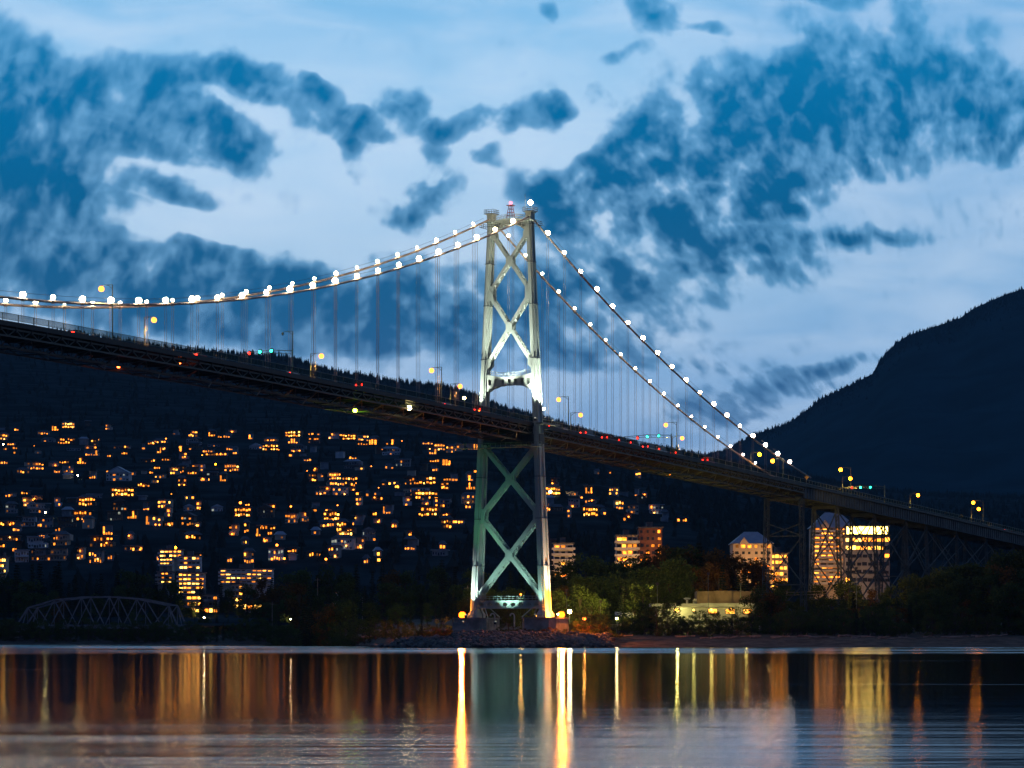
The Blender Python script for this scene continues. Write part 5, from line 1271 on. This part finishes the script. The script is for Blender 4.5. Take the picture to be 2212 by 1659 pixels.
for i, (x, lb) in enumerate(((1068.5, 'curved vent pipe rising behind the far pier'), (1111, 'curved vent pipe standing between the two piers'))):
    p = at(x, 1350, 822); h = (1350 - 1330) * 822 / F; mb = MB(); mb.tube([(0, 0, -.5), (0, 0, h), (-.25, 0, h + .45), (-.7, 0, h + .6), (-1.05, 0, h + .35), (-1.1, 0, h - .1)], .2, 8)
    o = mb.build('vent_pipe', M['white']); o.location = p; tag(o, lb, 'vent pipe')
fe = empty('fence', at(1316, 1357, 846)); mb = MB()
for i in range(15): mb.tube([(-3 + i * .43, 0, -.4), (-3 + i * .43, 0, 1.1)], .035, 4)
for z in (.1, .6, 1.1): mb.tube([(-3, 0, z), (3, 0, z)], .035, 4)
mb.build('rails', mat('pale_fence_paint', (.5, .45, .25), .6), fe); tag(fe, 'low pale yellow rail fence on the shore right of the tower', 'fence')
fe = empty('fence', at(1055, 1346, 818)); mb = MB()
bk_ = empty('concrete_wall', at(1014, 1354, 800)); 
MB().box(-4.5, -.1, 0, .5, -1, 1.1).build('wall_panel', M['concrete'], bk_); tag(bk_, 'low concrete wall lit orange left of the far pier', 'wall')
mb.tube([(-3, 0, 0), (3, 0, 0)], .04, 4)
for i in range(9): mb.tube([(-3 + i * .75, 0, -1), (-3 + i * .75, 0, .9)], .04, 4)
mb.tube([(-3, 0, .9), (3, 0, .9)], .04, 4); mb.build('rails', M['rail'], fe); tag(fe, 'green pipe rail fence in front of the far pier', 'fence')

# riprap boulders round the tower point: one uncountable heap
random.seed(41); V_, F_ = [], []
ico = [(0, 0, -1), (.72, -.53, -.45), (-.28, -.85, -.45), (-.89, 0, -.45), (-.28, .85, -.45), (.72, .53, -.45), (.28, -.85, .45), (-.72, -.53, .45), (-.72, .53, .45), (.28, .85, .45), (.89, 0, .45), (0, 0, 1)]
icf = [(0, 1, 2), (1, 0, 5), (0, 2, 3), (0, 3, 4), (0, 4, 5), (1, 5, 10), (2, 1, 6), (3, 2, 7), (4, 3, 8), (5, 4, 9), (1, 10, 6), (2, 6, 7), (3, 7, 8), (4, 8, 9), (5, 9, 10), (6, 10, 11), (7, 6, 11), (8, 7, 11), (9, 8, 11), (10, 9, 11)]
def rock(p, s_):
    b = len(V_); sx_, sy_, sz_ = s_ * random.uniform(.7, 1.4), s_ * random.uniform(.7, 1.4), s_ * random.uniform(.5, .9)
    for q in ico: V_.append((p[0] + q[0] * sx_ * random.uniform(.8, 1.2), p[1] + q[1] * sy_ * random.uniform(.8, 1.2), p[2] + q[2] * sz_ * random.uniform(.8, 1.2)))
    for q in icf: F_.append((q[0] + b, q[1] + b, q[2] + b))
for _ in range(2600):
    x = random.uniform(838, 1330); X = (x - CX) * 790 / F; sY = shore(X); d = random.uniform(-1.5, 26) if x > 980 else random.uniform(-1, 16)
    fade = min(1, (x - 830) / 90) * min(1, (1335 - x) / 70)
    if random.random() > fade: continue
    rock((X, sY + d, float(ground_z(np.array([X]), np.array([sY + d]))[0]) + random.uniform(0, .9) + .05 * max(0, d)), random.uniform(.3, .85))
for _ in range(260):
    x = random.uniform(620, 900); X = (x - CX) * 860 / F; sY = shore(X)
    rock((X, sY + random.uniform(-2, 5), random.uniform(0, .5)), random.uniform(.3, .8))
me = bpy.data.meshes.new('riprap'); me.from_pydata(V_, [], F_); me.materials.append(M['rock']); o = bpy.data.objects.new('riprap', me); col.objects.link(o)
tag(o, 'heap of grey boulders armouring the shore round the tower base', 'boulders', kind='stuff')
# dry grass above the rocks
mb = MB(); random.seed(43)
for _ in range(9000):
    x = random.uniform(900, 1345); Y = random.uniform(797, 830); X = (x - CX) * Y / F; d = Y - shore(X)
    if d < 21: continue
    z = float(np.interp(d, [0, 30, 60], [0, 2.3, 3.4])) + .9; h = random.uniform(.3, 1.0); a = random.uniform(0, 6.28); q = Vector((math.cos(a) * .09, math.sin(a) * .09, 0)); p = Vector((X, Y, z)); tip = p + Vector((random.uniform(-.25, .25), random.uniform(-.2, .2), h))
    mb.add([p - q, p + q, tip], [(0, 1, 2)])
tag(mb.build('dry_grass', M['grass']), 'dry grass on the bank above the boulders at the tower base', 'grass', kind='stuff')
# driftwood logs
random.seed(45); logs = []
for i in range(34):
    x = random.uniform(1270, 2200) if i < 26 else random.uniform(250, 820); X = (x - CX) * 840 / F; Yl = shore(X) + random.uniform(26, 40); z = float(ground_z(np.array([X]), np.array([Yl]))[0]) + .25
    L_ = random.uniform(2.5, 8.5); a = random.uniform(-.35, .35); r_ = random.uniform(.16, .34); pts = [(math.cos(a) * L_ * (f_ - .5), math.sin(a) * L_ * (f_ - .5), random.uniform(0, .22) + f_ * random.uniform(-.2, .5)) for f_ in (0, .3, .6, 1)]
    mb = MB().tube(pts, r_, 7, r_ * .55)
    if random.random() < .5: mb.tube([pts[2], (pts[2][0] + .4, pts[2][1], pts[2][2] + random.uniform(.5, 1.3))], .09, 5, .04)
    o = mb.build('driftwood_log', M['wood']); o.location = (X, Yl, z); o['category'] = 'log'; o['group'] = 'driftwood logs on the far beach'; logs.append((o, x, L_))
big = [(o, x) for o, x, l in logs if x > 1000]; sm = [(o, x) for o, x, l in logs if x <= 1000]
label_series(big, 'bleached driftwood log on the beach below the viaduct trees, {} from left'); label_series(sm, 'grey driftwood log on the dark beach left of the tower, {} from left')

# ------------------------------------------------------------------ evening air
hz = MB().box(-7000, 7000, -700, 12500, -6, 1600); hm = bpy.data.materials.new('haze_air'); hm.use_nodes = True; t = NT(hm.node_tree); t.n.clear()
pv = t.new('ShaderNodeVolumePrincipled'); pv.inputs['Color'].default_value = (.40, .78, 1, 1); pv.inputs['Density'].default_value = 2.0e-5
o_ = t.new('ShaderNodeOutputMaterial'); t.l.new(pv.outputs[0], o_.inputs['Volume'])
tag(hz.build('haze', hm), 'thin blue evening haze over the inlet and hills', 'haze', kind='stuff')
sc.cycles.volume_bounces = 0
